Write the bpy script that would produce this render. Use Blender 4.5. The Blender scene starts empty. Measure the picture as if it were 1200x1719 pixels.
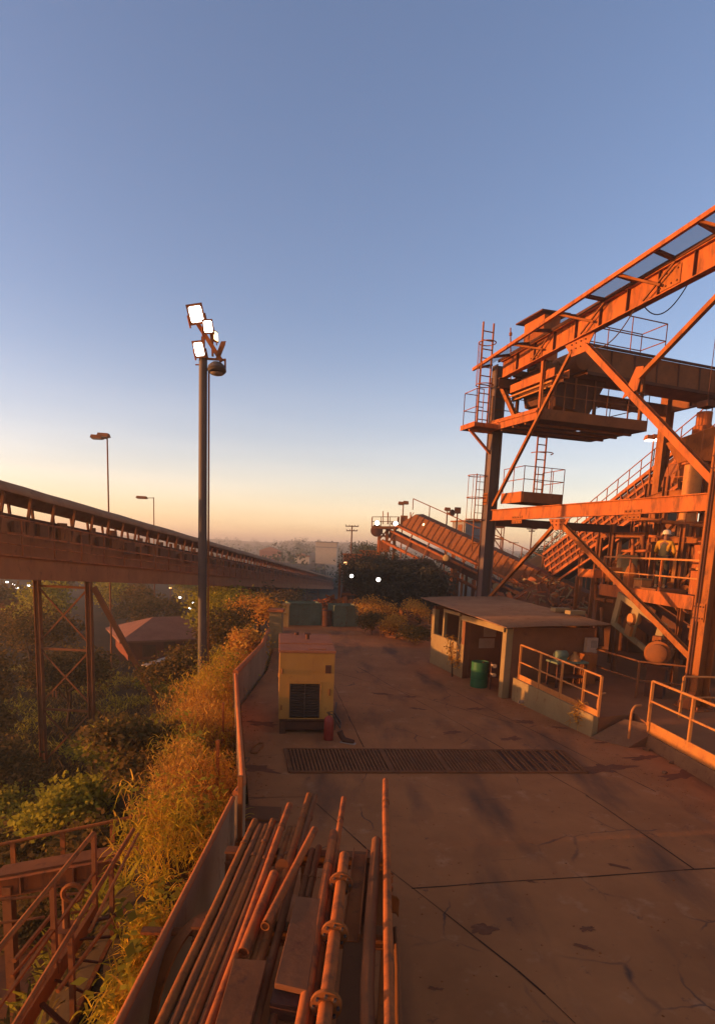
import bpy, math, random
from mathutils import Vector, Matrix, noise
R_ = math.radians
random.seed(7)
scn = bpy.context.scene
col = scn.collection

# ------------------------------------------------------------------ camera
FPX, CX, CY, EYE = 1000.0, 600.0, 1066.0, 4.6
TH, RO = R_(8.46), R_(2.4)
FW = Vector((0, math.cos(TH), -math.sin(TH)))
_r = Vector((1, 0, 0)); _u = Vector((0, math.sin(TH), math.cos(TH)))
RT = math.cos(RO) * _r + math.sin(RO) * _u
UP = -math.sin(RO) * _r + math.cos(RO) * _u
CAM = Vector((0, 0, EYE))
cd = bpy.data.cameras.new('camera'); cam = bpy.data.objects.new('camera', cd); col.objects.link(cam)
cam.matrix_world = Matrix(((RT.x, UP.x, -FW.x, 0), (RT.y, UP.y, -FW.y, 0), (RT.z, UP.z, -FW.z, EYE), (0, 0, 0, 1)))
cd.sensor_fit = 'HORIZONTAL'; cd.sensor_width = 36; cd.lens = 36 * FPX / 1200
cd.shift_y = (CY - 859.5) / 1200
cd.clip_start = 0.1; cd.clip_end = 9000
scn.camera = cam
def ray(x, y): return FW + (x - CX) / FPX * RT + (CY - y) / FPX * UP
def pZ(x, y, z): d = ray(x, y); return CAM + d * ((z - EYE) / d.z)       # a spot of the photo at height z
def pY(x, y, Y): d = ray(x, y); return CAM + d * (Y / d.y)               # ... or at distance Y

# ------------------------------------------------------------------ light
SUN_EL = R_(3.5)
SUN_DIR = Vector((-1, -0.18, 0)).normalized() * math.cos(SUN_EL) + Vector((0, 0, math.sin(SUN_EL)))
w = bpy.data.worlds.new("World"); scn.world = w; w.use_nodes = True
nt = w.node_tree; bg = nt.nodes['Background']
sky = nt.nodes.new('ShaderNodeTexSky'); sky.sky_type = 'NISHITA'; sky.sun_disc = False
sky.sun_elevation = SUN_EL; sky.sun_rotation = math.atan2(SUN_DIR.x, SUN_DIR.y)
sky.altitude = 800; sky.air_density = 1.0; sky.dust_density = 2.0; sky.ozone_density = 2.0
def wn(tp, op=None, **kw):
    n = nt.nodes.new(tp)
    if op: n.operation = op
    for k, v in kw.items(): n.inputs[int(k[1:])].default_value = v
    return n
tint = wn('ShaderNodeVectorMath', 'MULTIPLY', i1=(1.53, 1.19, 1.27)); nt.links.new(sky.outputs[0], tint.inputs[0])
tcw = wn('ShaderNodeTexCoord'); sx = wn('ShaderNodeSeparateXYZ'); nt.links.new(tcw.outputs['Generated'], sx.inputs[0])
f1 = wn('ShaderNodeMapRange', i1=0.0, i2=.36, i3=1.0, i4=0.0); nt.links.new(sx.outputs[2], f1.inputs[0])
f2 = wn('ShaderNodeMath', 'POWER', i1=2.2); nt.links.new(f1.outputs[0], f2.inputs[0])
nzs = wn('ShaderNodeMapping'); nzs.inputs['Scale'].default_value = (2.2, 2.2, 16); nt.links.new(tcw.outputs['Generated'], nzs.inputs[0])
nzw = wn('ShaderNodeTexNoise'); nzw.inputs['Scale'].default_value = 1.6; nzw.inputs['Detail'].default_value = 5; nt.links.new(nzs.outputs[0], nzw.inputs[0])
wisp = wn('ShaderNodeMapRange', i1=.35, i2=.75, i3=.86, i4=1.16); nt.links.new(nzw.outputs[0], wisp.inputs[0])
f3 = wn('ShaderNodeMath', 'MULTIPLY'); nt.links.new(f2.outputs[0], f3.inputs[0]); nt.links.new(wisp.outputs[0], f3.inputs[1])
dust = wn('ShaderNodeVectorMath', 'SCALE', i0=(1.75, 1.28, .86)); nt.links.new(f3.outputs[0], dust.inputs['Scale'])   # low dusty air
add = wn('ShaderNodeVectorMath', 'ADD'); nt.links.new(tint.outputs[0], add.inputs[0]); nt.links.new(dust.outputs[0], add.inputs[1])
nt.links.new(add.outputs[0], bg.inputs[0]); bg.inputs[1].default_value = 0.15
sl = bpy.data.lights.new('sun', 'SUN'); sl.energy = 3.7; sl.angle = R_(0.6); sl.color = (1.0, 0.50, 0.17)
so = bpy.data.objects.new('sun', sl); col.objects.link(so)
so.rotation_euler = SUN_DIR.to_track_quat('Z', 'Y').to_euler()
scn.view_settings.view_transform = 'Standard'; scn.view_settings.look = 'None'
scn.view_settings.exposure = 1.3; scn.view_settings.gamma = 1
scn.cycles.transparent_max_bounces = 24

# ------------------------------------------------------------------ materials
def mat(name, c1, c2=None, rough=0.75, metal=0.0, scale=3.0, bump=0.15, c3=None, spots=0.5, streak=1.0):
    m = bpy.data.materials.new(name); m.use_nodes = True; n = m.node_tree.nodes; L = m.node_tree.links
    b = n['Principled BSDF']; b.inputs['Roughness'].default_value = rough; b.inputs['Metallic'].default_value = metal
    b.inputs['Specular IOR Level'].default_value = 0.08 if rough > .74 else .25
    tc = n.new('ShaderNodeTexCoord'); mp = n.new('ShaderNodeMapping'); mp.inputs['Scale'].default_value = (1, 1, streak)
    L.new(tc.outputs['Object'], mp.inputs[0])
    nz = n.new('ShaderNodeTexNoise'); nz.inputs['Scale'].default_value = scale; nz.inputs['Detail'].default_value = 8; nz.inputs['Roughness'].default_value = .65
    L.new(mp.outputs[0], nz.inputs[0])
    if c2 is None: c2 = tuple(x * .6 for x in c1)
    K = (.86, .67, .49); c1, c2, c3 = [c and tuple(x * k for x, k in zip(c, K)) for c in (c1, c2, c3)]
    r = n.new('ShaderNodeValToRGB'); e = r.color_ramp.elements
    e[0].position = .32; e[0].color = (*c2, 1); e[1].position = .66; e[1].color = (*c1, 1)
    L.new(nz.outputs[0], r.inputs[0]); out = r.outputs[0]
    if c3:
        n2 = n.new('ShaderNodeTexNoise'); n2.inputs['Scale'].default_value = scale * 3.1; n2.inputs['Detail'].default_value = 6; n2.inputs['Roughness'].default_value = .7
        L.new(mp.outputs[0], n2.inputs[0])
        r2 = n.new('ShaderNodeValToRGB'); r2.color_ramp.elements[0].position = spots; r2.color_ramp.elements[1].position = min(1, spots + .16)
        L.new(n2.outputs[0], r2.inputs[0])
        mx = n.new('ShaderNodeMix'); mx.data_type = 'RGBA'; L.new(r2.outputs[0], mx.inputs[0]); L.new(out, mx.inputs[6]); mx.inputs[7].default_value = (*c3, 1)
        out = mx.outputs[2]
    L.new(out, b.inputs['Base Color'])
    if bump:
        bp = n.new('ShaderNodeBump'); bp.inputs['Strength'].default_value = bump; bp.inputs['Distance'].default_value = .02
        n3 = n.new('ShaderNodeTexNoise'); n3.inputs['Scale'].default_value = scale * 9; n3.inputs['Detail'].default_value = 6
        L.new(mp.outputs[0], n3.inputs[0]); L.new(n3.outputs[0], bp.inputs['Height']); L.new(bp.outputs[0], b.inputs['Normal'])
    return m
def leafmat(name, ca, cb, cc, trans=.45):
    m = bpy.data.materials.new(name); m.use_nodes = True; n = m.node_tree.nodes; L = m.node_tree.links
    n.remove(n['Principled BSDF']); g = n.new('ShaderNodeNewGeometry'); r = n.new('ShaderNodeValToRGB')
    e = r.color_ramp.elements; e[0].color = (*ca, 1); e[1].color = (*cc, 1); e[0].position = .1; e[1].position = .95
    k = e.new(.5); k.color = (*cb, 1)
    L.new(g.outputs['Random Per Island'], r.inputs[0])
    d = n.new('ShaderNodeBsdfDiffuse'); t = n.new('ShaderNodeBsdfTranslucent'); mx = n.new('ShaderNodeMixShader'); mx.inputs[0].default_value = trans
    L.new(r.outputs[0], d.inputs[0]); L.new(r.outputs[0], t.inputs[0]); L.new(d.outputs[0], mx.inputs[1]); L.new(t.outputs[0], mx.inputs[2])
    L.new(mx.outputs[0], n['Material Output'].inputs[0]); return m
def glow(name, c, s):
    m = bpy.data.materials.new(name); m.use_nodes = True; b = m.node_tree.nodes['Principled BSDF']
    b.inputs['Base Color'].default_value = (.8, .8, .8, 1); b.inputs['Emission Color'].default_value = (*c, 1); b.inputs['Emission Strength'].default_value = s; return m
def meshmat(name, c, open_):
    m = bpy.data.materials.new(name); m.use_nodes = True; n = m.node_tree.nodes; L = m.node_tree.links
    b = n['Principled BSDF']; b.inputs['Base Color'].default_value = (*c, 1); b.inputs['Roughness'].default_value = .8
    t = n.new('ShaderNodeBsdfTransparent'); mx = n.new('ShaderNodeMixShader'); mx.inputs[0].default_value = open_
    L.new(b.outputs[0], mx.inputs[1]); L.new(t.outputs[0], mx.inputs[2]); L.new(mx.outputs[0], n['Material Output'].inputs[0]); return m

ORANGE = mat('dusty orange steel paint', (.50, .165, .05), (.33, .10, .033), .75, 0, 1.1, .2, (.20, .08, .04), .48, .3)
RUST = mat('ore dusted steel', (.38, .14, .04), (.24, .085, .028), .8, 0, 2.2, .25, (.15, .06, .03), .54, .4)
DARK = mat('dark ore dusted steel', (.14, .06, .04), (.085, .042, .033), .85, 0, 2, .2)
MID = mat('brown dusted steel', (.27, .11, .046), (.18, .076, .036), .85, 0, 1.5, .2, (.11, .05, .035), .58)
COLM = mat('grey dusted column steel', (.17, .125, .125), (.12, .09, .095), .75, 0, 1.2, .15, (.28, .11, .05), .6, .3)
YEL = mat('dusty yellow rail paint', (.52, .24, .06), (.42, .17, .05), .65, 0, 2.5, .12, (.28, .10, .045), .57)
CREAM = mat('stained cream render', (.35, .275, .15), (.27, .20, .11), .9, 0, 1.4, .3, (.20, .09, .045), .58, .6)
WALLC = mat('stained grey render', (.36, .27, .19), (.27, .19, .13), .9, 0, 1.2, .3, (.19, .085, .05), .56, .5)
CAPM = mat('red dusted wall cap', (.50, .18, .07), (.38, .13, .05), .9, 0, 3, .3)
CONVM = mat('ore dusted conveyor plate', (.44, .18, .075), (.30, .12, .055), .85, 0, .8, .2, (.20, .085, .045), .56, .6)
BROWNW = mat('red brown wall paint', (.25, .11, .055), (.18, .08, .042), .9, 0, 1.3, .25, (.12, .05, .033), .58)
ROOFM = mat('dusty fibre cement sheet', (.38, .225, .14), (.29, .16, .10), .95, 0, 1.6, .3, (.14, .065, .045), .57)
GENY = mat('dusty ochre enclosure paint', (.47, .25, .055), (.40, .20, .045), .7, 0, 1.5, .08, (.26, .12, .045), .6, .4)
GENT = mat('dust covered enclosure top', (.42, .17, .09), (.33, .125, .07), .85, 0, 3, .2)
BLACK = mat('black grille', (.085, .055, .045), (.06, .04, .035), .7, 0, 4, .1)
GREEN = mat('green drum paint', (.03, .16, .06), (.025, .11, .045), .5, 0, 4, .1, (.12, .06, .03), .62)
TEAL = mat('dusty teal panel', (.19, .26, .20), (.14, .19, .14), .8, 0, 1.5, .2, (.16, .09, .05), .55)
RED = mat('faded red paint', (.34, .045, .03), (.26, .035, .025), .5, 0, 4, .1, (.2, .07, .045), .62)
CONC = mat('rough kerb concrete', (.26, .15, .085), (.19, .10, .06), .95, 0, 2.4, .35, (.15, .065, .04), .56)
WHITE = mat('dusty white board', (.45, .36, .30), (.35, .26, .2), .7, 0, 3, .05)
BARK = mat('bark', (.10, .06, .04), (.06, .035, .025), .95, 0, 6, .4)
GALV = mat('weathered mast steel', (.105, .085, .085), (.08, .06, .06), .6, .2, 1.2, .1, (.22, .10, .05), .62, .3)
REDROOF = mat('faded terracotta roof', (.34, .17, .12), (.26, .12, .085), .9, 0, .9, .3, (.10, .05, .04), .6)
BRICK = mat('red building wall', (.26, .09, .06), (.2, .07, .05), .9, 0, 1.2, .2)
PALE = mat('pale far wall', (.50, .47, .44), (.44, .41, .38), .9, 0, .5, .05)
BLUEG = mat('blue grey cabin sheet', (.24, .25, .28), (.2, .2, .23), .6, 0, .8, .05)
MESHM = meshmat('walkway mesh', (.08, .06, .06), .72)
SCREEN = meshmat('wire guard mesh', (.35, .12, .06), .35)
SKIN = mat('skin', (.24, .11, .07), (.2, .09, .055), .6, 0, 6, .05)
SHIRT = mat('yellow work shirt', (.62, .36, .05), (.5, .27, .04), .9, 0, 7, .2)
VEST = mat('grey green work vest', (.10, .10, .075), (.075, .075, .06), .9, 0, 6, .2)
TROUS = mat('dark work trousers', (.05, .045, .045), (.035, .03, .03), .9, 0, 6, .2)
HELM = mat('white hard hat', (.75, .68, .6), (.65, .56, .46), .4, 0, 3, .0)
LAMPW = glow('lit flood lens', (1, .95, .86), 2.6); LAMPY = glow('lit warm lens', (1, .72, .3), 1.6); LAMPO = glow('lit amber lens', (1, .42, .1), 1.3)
LENS = mat('unlit lens', (.30, .26, .24), (.22, .18, .16), .25, 0, 3, 0)
BUSHL = leafmat('bank leaves', (.38, .25, .018), (.62, .40, .026), (.70, .34, .035), .5)
DRYL = leafmat('dry red dusted leaves', (.34, .135, .024), (.58, .24, .034), (.66, .34, .05), .45)
GREENL = leafmat('bright bush leaves', (.16, .125, .014), (.29, .225, .02), (.40, .29, .03), .45)
TREEL = leafmat('dark tree leaves', (.07, .05, .014), (.13, .075, .02), (.21, .105, .028), .35)
FARL = leafmat('far tree leaves', (.04, .05, .025), (.06, .065, .03), (.09, .08, .04), .2)

# ------------------------------------------------------------------ mesh builder
class MB:
    def __init__(s): s.v = []; s.f = []
    def add(s, vs, fs):
        o = len(s.v); s.v += [Vector(q) for q in vs]; s.f += [tuple(i + o for i in f) for f in fs]; return s
    def hexa(s, b, t): return s.add(list(b) + list(t), [(3, 2, 1, 0), (4, 5, 6, 7), (0, 1, 5, 4), (1, 2, 6, 5), (2, 3, 7, 6), (3, 0, 4, 7)])
    def box(s, c, d, ax=None):
        c = Vector(c); x, y, z = ax or (Vector((1, 0, 0)), Vector((0, 1, 0)), Vector((0, 0, 1)))
        x, y, z = x * d[0] / 2, y * d[1] / 2, z * d[2] / 2
        return s.hexa([c - x - y - z, c + x - y - z, c + x + y - z, c - x + y - z], [c - x - y + z, c + x - y + z, c + x + y + z, c - x + y + z])
    def frame(s, p, q, up):
        d = (Vector(q) - Vector(p)); l = d.length; d = d / l; u = Vector(up)
        if abs(d.dot(u)) > .98: u = Vector((0, 1, 0)) if abs(d.y) < .9 else Vector((1, 0, 0))
        x = d.cross(u).normalized(); z = x.cross(d).normalized(); return d, x, z, l
    def bar(s, p, q, wd, h=None, up=(0, 0, 1)):
        h = h or wd; d, x, z, l = s.frame(p, q, up); return s.box((Vector(p) + Vector(q)) / 2, (wd, l, h), (x, d, z))
    def ibeam(s, p, q, wd, h, t=.025, up=(0, 0, 1)):
        d, x, z, l = s.frame(p, q, up); c = (Vector(p) + Vector(q)) / 2
        s.box(c + z * (h - t) / 2, (wd, l, t), (x, d, z)); s.box(c - z * (h - t) / 2, (wd, l, t), (x, d, z)); return s.box(c, (t, l, h - 2 * t), (x, d, z))
    def chan(s, p, q, wd, h, t=.03, up=(0, 0, 1)):
        d, x, z, l = s.frame(p, q, up); c = (Vector(p) + Vector(q)) / 2
        s.box(c + x * (wd - t) / 2, (t, l, h), (x, d, z)); s.box(c - x * (wd - t) / 2, (t, l, h), (x, d, z)); return s.box(c - z * (h - t) / 2, (wd - 2 * t, l, t), (x, d, z))
    def tube(s, p, q, r, n=10, r2=None, cap=True, hollow=0):
        r2 = r if r2 is None else r2; p = Vector(p); q = Vector(q); d, x, z, l = s.frame(p, q, (0, 0, 1)); vs = []
        for k in range(n):
            a = 2 * math.pi * k / n; o = x * math.cos(a) + z * math.sin(a); vs += [p + o * r, q + o * r2]
        fs = [(2 * k, 2 * ((k + 1) % n), 2 * ((k + 1) % n) + 1, 2 * k + 1) for k in range(n)]
        if hollow:
            m = len(vs)
            for k in range(n):
                a = 2 * math.pi * k / n; o = x * math.cos(a) + z * math.sin(a); vs += [q + o * r2 * hollow, q - d * r * 4 + o * r2 * hollow]
            for k in range(n):
                j = (k + 1) % n; fs += [(2 * k + 1, 2 * j + 1, m + 2 * j, m + 2 * k), (m + 2 * k, m + 2 * j, m + 2 * j + 1, m + 2 * k + 1)]
            fs += [tuple(m + 2 * k + 1 for k in range(n)), tuple(2 * k for k in range(n))]
        elif cap: fs += [tuple(2 * k for k in range(n))[::-1], tuple(2 * k + 1 for k in range(n))]
        return s.add(vs, fs)
    def path(s, pts, r, n=8, caps=True):
        pts = [Vector(q) for q in pts]; rings = []; up = Vector((0, 0, 1)); m = len(pts); vs = []
        t0 = (pts[1] - pts[0]).normalized()
        if abs(t0.dot(up)) > .95: up = Vector((0, 1, 0)) if abs(t0.y) < .9 else Vector((1, 0, 0))
        x = t0.cross(up).normalized()
        for i, p in enumerate(pts):
            t = (pts[min(i + 1, m - 1)] - pts[max(i - 1, 0)]).normalized(); x = (x - t * x.dot(t)).normalized(); z = x.cross(t)
            rr = r[i] if isinstance(r, (list, tuple)) else r
            for k in range(n):
                a = 2 * math.pi * k / n; vs.append(p + (x * math.cos(a) + z * math.sin(a)) * rr)
        fs = [(i * n + k, i * n + (k + 1) % n, (i + 1) * n + (k + 1) % n, (i + 1) * n + k) for i in range(m - 1) for k in range(n)]
        fs += [tuple(range(n))[::-1], tuple((m - 1) * n + k for k in range(n))] if caps else []
        return s.add(vs, fs)
    def arc(s, c, ax, ay, R, r, a0=0, a1=360, n=20, m=6):
        return s.path([Vector(c) + (Vector(ax) * math.cos(R_(a0 + (a1 - a0) * i / n)) + Vector(ay) * math.sin(R_(a0 + (a1 - a0) * i / n))) * R for i in range(n + 1)], r, m)
    def prism(s, pts, ext):
        pts = [Vector(q) for q in pts]; e = Vector(ext); n = len(pts)
        return s.add(pts + [q + e for q in pts], [tuple(range(n)), tuple(range(2 * n - 1, n - 1, -1))] + [(i, i + n, (i + 1) % n + n, (i + 1) % n) for i in range(n)])
    def lathe(s, c, prof, n=20, ax=(0, 0, 1)):
        c = Vector(c); z = Vector(ax).normalized(); x = z.orthogonal().normalized(); y = z.cross(x); vs = []
        for (r, h) in prof:
            for k in range(n):
                a = 2 * math.pi * k / n; vs.append(c + z * h + (x * math.cos(a) + y * math.sin(a)) * r)
        m = len(prof); fs = [(i * n + k, i * n + (k + 1) % n, (i + 1) * n + (k + 1) % n, (i + 1) * n + k) for i in range(m - 1) for k in range(n)]
        fs += [tuple(range(n))[::-1], tuple((m - 1) * n + k for k in range(n))]
        return s.add(vs, fs)
    def quad(s, a, b, c, d): return s.add([a, b, c, d], [(0, 1, 2, 3)])
    def build(s, name, m, parent=None, smooth=False, bevel=0):
        o_ = Vector((0, 0, 0)); q = parent
        while q is not None: o_ = o_ + q.location; q = q.parent
        me = bpy.data.meshes.new(name); me.from_pydata([v - o_ for v in s.v], [], s.f); me.materials.append(m); me.update()
        o = bpy.data.objects.new(name, me); col.objects.link(o)
        if parent is not None: o.parent = parent
        if smooth:
            me.polygons.foreach_set('use_smooth', [True] * len(me.polygons)); me.set_sharp_from_angle(angle=R_(40))
        if bevel:
            b = o.modifiers.new('edge', 'BEVEL'); b.width = bevel; b.segments = 2; b.limit_method = 'ANGLE'
        return o
def tag(o, label=None, cat=None, group=None, kind=None):
    for k, v in (('label', label), ('category', cat), ('group', group), ('kind', kind)):
        if v: o[k] = v
    return o
def thing(name, label, cat, loc, group=None):
    o = bpy.data.objects.new(name, None); col.objects.link(o); o.location = Vector(loc); o.empty_display_size = .2
    return tag(o, label, cat, group)
def copy_tree(o, parent=None):
    kids = [c for c in bpy.data.objects if c.parent == o]
    c = o.copy(); col.objects.link(c)
    if parent is not None: c.parent = parent
    for k in kids: copy_tree(k, c)
    return c
V = Vector
def lerp(a, b, t): return V(a) + (V(b) - V(a)) * t
def smooth01(t): t = max(0., min(1., t)); return t * t * (3 - 2 * t)
Z3 = V((0, 0, 1))

# ------------------------------------------------------------------ ground
WALLP = [(-1.67, 2.0), (-1.67, 8.2), (-1.62, 8.75), (-3.3, 16.3), (-3.32, 21.3), (-3.65, 24.8), (-3.9, 27.0), (-4.8, 36.0)]
def wall_x(y):
    if y <= WALLP[0][1]: return WALLP[0][0]
    for (a, b), (c, d) in zip(WALLP, WALLP[1:]):
        if y <= d: return a + (c - a) * (y - b) / (d - b)
    return WALLP[-1][0] - (y - 36) * .12
def bank_w(y): return max(.40, min(1.1, .40 + (y - 4.5) * .2)) if y < 24 else max(.8, 1.1 - (y - 24) * .1)
def height(x, y):
    s = wall_x(y) - x; z = -.3
    if s > 0: z = -.3 - 4.7 * smooth01((s - bank_w(y)) / (4.2 if y < 12 else 6.5))
    r = math.hypot(x, y)
    if y > 37 and x > -12:
        z = min(z, -.3 - 4.7 * smooth01((y - 37) / 30)) if x < 14 else min(z, -.3 - 3 * smooth01((y - 60) / 40))
    if r > 60: z -= 1.5 * smooth01((r - 60) / 120)
    if r > 220:
        z += (11.0 + 5 * noise.noise(V((x / 420., y / 420., 3.1))) + 2.5 * noise.noise(V((x / 130., y / 130., 1)))) * smooth01((r - 220) / 900)
    if r > 34 and x > 12:                       # stockpile behind the plant on the right
        d = math.hypot((x - 27) / 15., (y - 58) / 14.); z += 11 * max(0, 1 - d) ** .8
    if r > 6: z += .16 * noise.noise(V((x * .35, y * .35, 0))) * (1 if s > .4 else 0)
    return z
def axis(n, k, a): return [k * math.sinh(a * (2. * i / n - 1)) for i in range(n + 1)]
gx = axis(190, 4.0, 7.0); gy = [-30 + 0 * i for i in range(0)] + [-40, -20, -8] + [k for k in [ -4 + .45 * i for i in range(100)]] + [41 * 1.045 ** i for i in range(1, 102)]
b = MB(); nx = len(gx)
b.v = [V((x, y, height(x, y))) for y in gy for x in gx]
b.f = [(j * nx + i, j * nx + i + 1, (j + 1) * nx + i + 1, (j + 1) * nx + i) for j in range(len(gy) - 1) for i in range(nx - 1)]
SOIL = mat('red soil and scrub ground', (.07, .042, .02), (.04, .028, .014), .95, 0, .25, .5, (.09, .045, .022), .6)
tag(b.build('ground', SOIL, smooth=True), kind='structure')

# yard slab: dusty concrete with joints, cracks and stains
def yard_mat():
    m = mat('dusty concrete yard', (.49, .205, .084), (.35, .145, .06), .92, 0, .55, .6, (.54, .27, .15), .57)
    n = m.node_tree.nodes; L = m.node_tree.links; b = n['Principled BSDF']
    src = b.inputs['Base Color'].links[0].from_socket; tc = n['Texture Coordinate']
    def mult(fac_socket, c, src):
        mx = n.new('ShaderNodeMix'); mx.data_type = 'RGBA'; L.new(fac_socket, mx.inputs[0]); L.new(src, mx.inputs[6]); mx.inputs[7].default_value = (*c, 1); return mx.outputs[2]
    def ramp(sock, p0, p1, flip=False):
        r = n.new('ShaderNodeValToRGB'); e = r.color_ramp.elements; e[0].position = p0; e[1].position = p1
        if flip: e[0].color = (1, 1, 1, 1); e[1].color = (0, 0, 0, 1)
        L.new(sock, r.inputs[0]); return r.outputs[0]
    # broad tyre-swept stains
    mp = n.new('ShaderNodeMapping'); mp.inputs['Rotation'].default_value = (0, 0, .28); mp.inputs['Scale'].default_value = (1.0, .28, 1); L.new(tc.outputs['Object'], mp.inputs[0])
    st = n.new('ShaderNodeTexNoise'); st.inputs['Scale'].default_value = .9; st.inputs['Detail'].default_value = 5; L.new(mp.outputs[0], st.inputs[0])
    src = mult(ramp(st.outputs[0], .52, .72), (.12, .05, .026), src)
    s2 = n.new('ShaderNodeTexNoise'); s2.inputs['Scale'].default_value = 2.7; s2.inputs['Detail'].default_value = 9; s2.inputs['Roughness'].default_value = .75; L.new(tc.outputs['Object'], s2.inputs[0])
    src = mult(ramp(s2.outputs[0], .60, .70), (.11, .044, .024), src)
    # cracks: edges of warped voronoi, only in patches
    wn = n.new('ShaderNodeTexNoise'); wn.inputs['Scale'].default_value = 1.3; wn.inputs['Detail'].default_value = 5; L.new(tc.outputs['Object'], wn.inputs[0])
    va = n.new('ShaderNodeVectorMath'); va.operation = 'MULTIPLY_ADD'; va.inputs[1].default_value = (.45, .45, 0); L.new(wn.outputs['Color'], va.inputs[0]); L.new(tc.outputs['Object'], va.inputs[2])
    vo = n.new('ShaderNodeTexVoronoi'); vo.feature = 'DISTANCE_TO_EDGE'; vo.inputs['Scale'].default_value = .55; L.new(va.outputs[0], vo.inputs[0])
    pm = n.new('ShaderNodeTexNoise'); pm.inputs['Scale'].default_value = .8; pm.inputs['Detail'].default_value = 4; L.new(tc.outputs['Object'], pm.inputs[0])
    mm = n.new('ShaderNodeMath'); mm.operation = 'MULTIPLY'; L.new(ramp(vo.outputs['Distance'], .002, .010, True), mm.inputs[0]); L.new(ramp(pm.outputs[0], .50, .66), mm.inputs[1])
    src = mult(mm.outputs[0], (.10, .045, .027), src)
    L.new(src, b.inputs['Base Color']); return m
YARD = yard_mat()
b = MB()
yl = [V((x + .10, y, 0)) for x, y in WALLP]
outline = [V((yl[0].x, -4, 0))] + yl + [V((9, 37, 0)), V((30, 37, 0)), V((30, -4, 0))]
b.prism([p for p in outline], (0, 0, -.6))
tag(b.build('yard', YARD), kind='structure')
# slab joints: real grooves filled with dirt
b = MB(); JD = mat('joint dirt', (.085, .038, .022), (.055, .026, .016), .95, 0, 5, .3)
def joint(p, q, wd=.02):
    n_ = max(2, int((V(q) - V(p)).length / .5)); pts = [lerp(p, q, i / n_) + V((random.uniform(-.012, .012), random.uniform(-.012, .012), 0)) for i in range(n_ + 1)]
    for a, c in zip(pts, pts[1:]):
        w_ = wd * random.uniform(.4, 1.3); d = (c - a).normalized(); x = V((-d.y, d.x, 0)) * w_ / 2; z = V((0, 0, .004))
        b.quad(a - x + z, a + x + z, c + x + z, c - x + z)
G0 = lambda x, y: pZ(x, y, 0)
joint(G0(655, 1462), G0(870, 1630)); joint(G0(870, 1630), G0(965, 1719)); joint(G0(690, 1492), G0(1200, 1458)); joint(G0(985, 1336), G0(1165, 1460))
joint(G0(600, 1120), G0(985, 1336), .025); joint(G0(700, 1130), G0(1100, 1330), .02); joint(G0(560, 1150), G0(610, 1255), .02)
joint(G0(415, 1340), G0(530, 1338)); joint(G0(560, 1128), G0(860, 1215), .02); joint(G0(520, 1340), G0(655, 1462), .02)
tag(b.build('yard_joints', JD), kind='structure')

# valley lot seen under the conveyor, and pale far track
b = MB(); b.prism([V((-40, 62, -5.9)), V((-13, 58, -5.9)), V((-14, 88, -6.1)), V((-48, 92, -6.1))], (0, 0, -.8))
ASPH = mat('grey valley lot', (.15, .12, .105), (.11, .088, .078), .95, 0, .3, .2, (.19, .12, .08), .6)
tag(b.build('road', ASPH), kind='structure')

# drifts of damp ore dirt and stains lying on the slab
DIRT = mat('damp ore dirt', (.25, .10, .054), (.18, .072, .04), .97, 0, 2.5, .6, (.30, .125, .065), .55)
b = MB(); rd = random.Random(31)
spots = [(px, py, r) for px, py, r in ((1010, 1290, .9), (1080, 1272, .6), (940, 1286, .5), (1150, 1300, .7), (880, 1212, .35), (800, 1190, .4), (900, 1188, .3), (940, 1222, .3), (1010, 1247, .3), (590, 1262, .5), (440, 1215, .5), (430, 1290, .6), (440, 1380, .5), (700, 1190, .3), (640, 1165, .35), (985, 1560, .14), (810, 1560, .22), (790, 1485, .07), (890, 1480, .08), (980, 1590, .16), (690, 1170, .25), (730, 1660, .1), (1040, 1455, .2), (760, 1230, .3), (860, 1240, .35))]
for px, py, r in spots:
    c = pZ(px, py, .0045 + .0002 * rd.random()); n_ = 40; sd = rd.uniform(0, 50); k = rd.uniform(.25, .6); an = rd.uniform(-.5, .5)
    ring = [c + Matrix.Rotation(an, 3, 'Z') @ V((math.cos(6.283 * i / n_), math.sin(6.283 * i / n_) * k, 0)) * r * (.75 + .7 * noise.noise(V((2.2 * math.cos(6.283 * i / n_), 2.2 * math.sin(6.283 * i / n_), sd)))  + .25 * noise.noise(V((7 * math.cos(6.283 * i / n_), 7 * math.sin(6.283 * i / n_), sd)))) for i in range(n_)]
    b.add([c + Z3 * .004] + ring, [(0, 1 + i, 1 + (i + 1) % n_) for i in range(n_)])
tag(b.build('dirt_patches', DIRT), 'dark dirt drifted on the yard slab', 'dirt', kind='stuff')

# ------------------------------------------------------------------ parapet wall
def wall_run(pts, z, th, body_m, cap_m, name, label, group='parapet walls along the yard edge', z0=-.5, face='r'):
    t = thing(name, label, 'wall', (pts[0][0], pts[0][1], z0), group)
    b = MB(); c = MB()
    for a, d in zip(pts, pts[1:]):
        a = V((*a, 0)); d = V((*d, 0)); dr = (d - a).normalized(); x = V((dr.y, -dr.x, 0))
        b.bar(a - x * th / 2 + Z3 * ((z0 + z) / 2), d - x * th / 2 + Z3 * ((z0 + z) / 2), th, z - z0)
        c.tube(a - x * th / 2 + Z3 * (z + .004), d - x * th / 2 + Z3 * (z + .004), th / 2 + .009, 12)
    b.build('wall_body', body_m, t, bevel=.01); c.build('coping', cap_m, t, True); return t
wall_run([(-1.67, 2.0), (-1.67, 8.15)], .925, .05, WALLC, CAPM, 'parapet_wall', 'low grey parapet running beside the pipe stack in front')
wall_run([(-1.66, 8.3), (-1.62, 8.72), (-3.3, 16.2)], .93, .07, WALLC, CAPM, 'parapet_wall', 'parapet length with a sunlit orange outer face beyond the tall corner post')
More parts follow.
